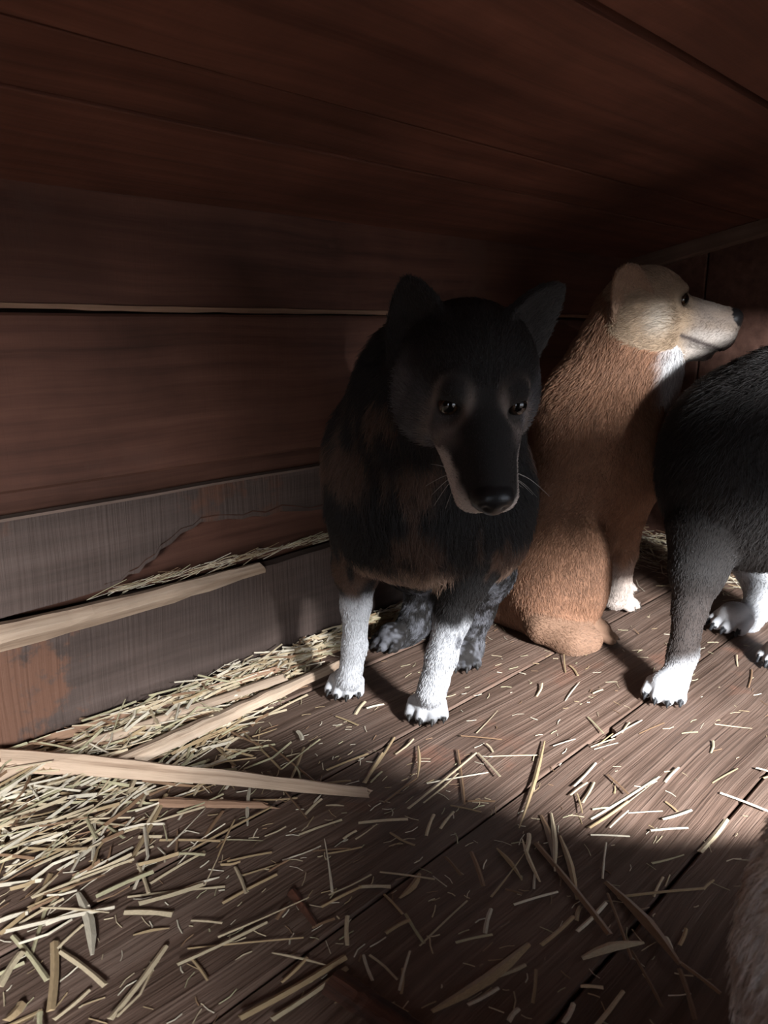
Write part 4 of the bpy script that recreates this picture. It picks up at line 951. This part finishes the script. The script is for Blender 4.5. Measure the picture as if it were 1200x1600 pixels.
PAWS = [(-0.064, 1.180), (0.068, 1.100), (0.015, 1.373), (0.140, 1.293), (0.515, 1.583), (0.416, 1.410), (0.465, 1.164), (0.724, 1.293), (0.708, 1.459)]
def clear(x, y, r=0.05): return all((x - p[0]) ** 2 + (y - p[1]) ** 2 > r * r for p in PAWS)
def inv(v): return (0.697 * v[0] + 0.717 * v[1], -0.717 * v[0] + 0.697 * v[1])
# further single stalks, scattered
cnt = 0
while cnt < 170:
    zone = rnd.random()
    if zone < 0.55:      # litter towards the wall
        X, Y = rnd.uniform(0.12, 0.62), 1.02 - abs(rnd.gauss(0, 0.30))
    elif zone < 0.85:
        X, Y = rnd.uniform(0.35, 1.15), rnd.uniform(0.25, 0.80)
    else:
        X, Y = rnd.uniform(1.0, 1.7), rnd.uniform(0.35, 0.75)
    if Y < 0.2: continue
    p = rm(X, Y, 0)
    if not clear(p.x, p.y, 0.075): continue
    L_ = rnd.choice((0.02, 0.03, 0.04, 0.05, 0.07, 0.10)) * rnd.uniform(0.8, 1.2)
    ang = RA + rnd.gauss(0.0, 0.75)
    q = (p.x + L_ * math.cos(ang), p.y + L_ * math.sin(ang))
    if not clear(q[0], q[1], 0.06) or inv(q)[1] > 1.03: continue
    nearwall = zone < 0.55
    straw((p.x, p.y), q, rnd.uniform(0.0022, 0.0048), rnd.choice(('straw_a', 'straw_a', 'straw_b', 'straw_c', 'straw_d', 'straw_e')), rnd.choice(('stalk', 'stalk', 'kink', 'wisp', 'leaf')),
          rnd.uniform(0.0008, 0.006 if nearwall else 0.002), rnd.uniform(-0.0005, 0.004))
    cnt += 1

def straw_mass(name, spots, label, seed):
    """uncountable litter: many short fine stalks in one mesh, (x, y, z, angle, pitch, length, width) each"""
    r = random.Random(seed); vs_, fs, mi = [], [], []
    for (x, y, z, an, pt, L_, wd) in spots:
        d = Vector((math.cos(an) * math.cos(pt), math.sin(an) * math.cos(pt), math.sin(pt))); s = Vector((-math.sin(an), math.cos(an), 0)); u = Vector((0, 0, 1))
        c = Vector((x, y, z)); k0 = len(vs_); bend = r.uniform(-0.12, 0.12) * L_
        for t in (-0.5, 0.0, 0.5):
            p = c + d * L_ * t + s * (bend * (1 - 4 * t * t))
            vs_ += [p - s * wd / 2, p + u * wd * 0.4, p + s * wd / 2]
        m_ = r.choice((0, 0, 1, 2, 2, 3, 4))
        for j in (0, 3):
            fs += [(k0 + j, k0 + j + 1, k0 + j + 4, k0 + j + 3), (k0 + j + 1, k0 + j + 2, k0 + j + 5, k0 + j + 4), (k0 + j + 2, k0 + j, k0 + j + 3, k0 + j + 5)]; mi += [m_] * 3
    me = bpy.data.meshes.new(name); me.from_pydata([tuple(max(v[i], 0.0005) if i == 2 else v[i] for i in range(3)) for v in vs_], [], fs)
    for mk in ('straw_a', 'straw_b', 'straw_c', 'straw_d', 'straw_e'): me.materials.append(M[mk])
    me.polygons.foreach_set('material_index', mi); me.update()
    o = link(name, me); tag(o, label, 'straw', None, 'stuff')
    return o

spots = []
while len(spots) < 2600:                     # drift along the foot of the long wall, widest near the doorway
    X = -0.2 + 1.35 * rnd.random() ** 1.0
    wdt = 0.30 if X < 0.35 else max(0.035, 0.30 - 0.52 * (X - 0.35))
    dd = abs(rnd.gauss(0, 0.45)) * wdt
    Y = 1.045 - dd
    if Y < 0.35: continue
    hmax = 0.030 * math.exp(-(dd / (wdt * 0.55)) ** 2) + 0.003
    p = rm(X, Y, 0); L_ = rnd.uniform(0.02, 0.11) * (0.7 if X > 0.6 else 1)
    if not clear(p.x, p.y, 0.055): continue
    an = RA + rnd.gauss(0.0, 0.55); tipY = Y + abs(math.sin(an - RA)) * L_ * 0.5
    if tipY > 1.06: continue
    spots.append((p.x, p.y, rnd.uniform(0.0005, hmax), an, rnd.gauss(0, 0.08), L_, rnd.choice((0.0018, 0.003, 0.0045, 0.006)) * rnd.uniform(0.7, 1.2)))
straw_mass('straw_litter', spots, 'drift of pale straw litter along the foot of the plank wall', 5)
spots = []
while len(spots) < 700:                      # tuft in the far corner, under the end wall
    X = 2.06 - abs(rnd.gauss(0, 0.13)); Y = rnd.uniform(0.45, 1.0)
    p = rm(X, Y, 0); h_ = 0.045 * math.exp(-((2.08 - X) / 0.12) ** 2)
    spots.append((p.x, p.y, rnd.uniform(0.001, h_ + 0.004), RA + math.pi / 2 + rnd.gauss(0, 0.7), rnd.gauss(0, 0.25), rnd.uniform(0.02, 0.08), rnd.uniform(0.0014, 0.003)))
straw_mass('straw_litter', spots, 'heap of straw along the foot of the end wall', 6)
spots = []
for i in range(160):                         # chaff caught in the rotten hole
    X = rnd.uniform(0.50, 1.05); p = rm(X, YW + rnd.uniform(0.004, 0.018), 0)
    spots.append((p.x, p.y, 0.1975 + rnd.uniform(0, 0.012), RA + rnd.gauss(0, 0.12), rnd.gauss(0.08, 0.12), rnd.uniform(0.015, 0.09), rnd.uniform(0.001, 0.0022)))
straw_mass('straw_litter', spots, 'chaff caught in the rotten hole of the plank wall', 7)
spots = []
for i in range(1400):                        # fine chaff all over the boards
    X, Y = rnd.uniform(0.1, 1.5), rnd.uniform(0.2, 1.0); p = rm(X, Y, 0)
    if rnd.random() > (0.35 + 0.65 * (X < 0.75)) or not clear(p.x, p.y, 0.06): continue
    spots.append((p.x, p.y, 0.0006, RA + rnd.gauss(0, 0.9), 0, rnd.uniform(0.004, 0.022), rnd.uniform(0.0008, 0.0018)))
straw_mass('straw_chaff', spots, 'fine straw chaff scattered over the floor boards', 8)
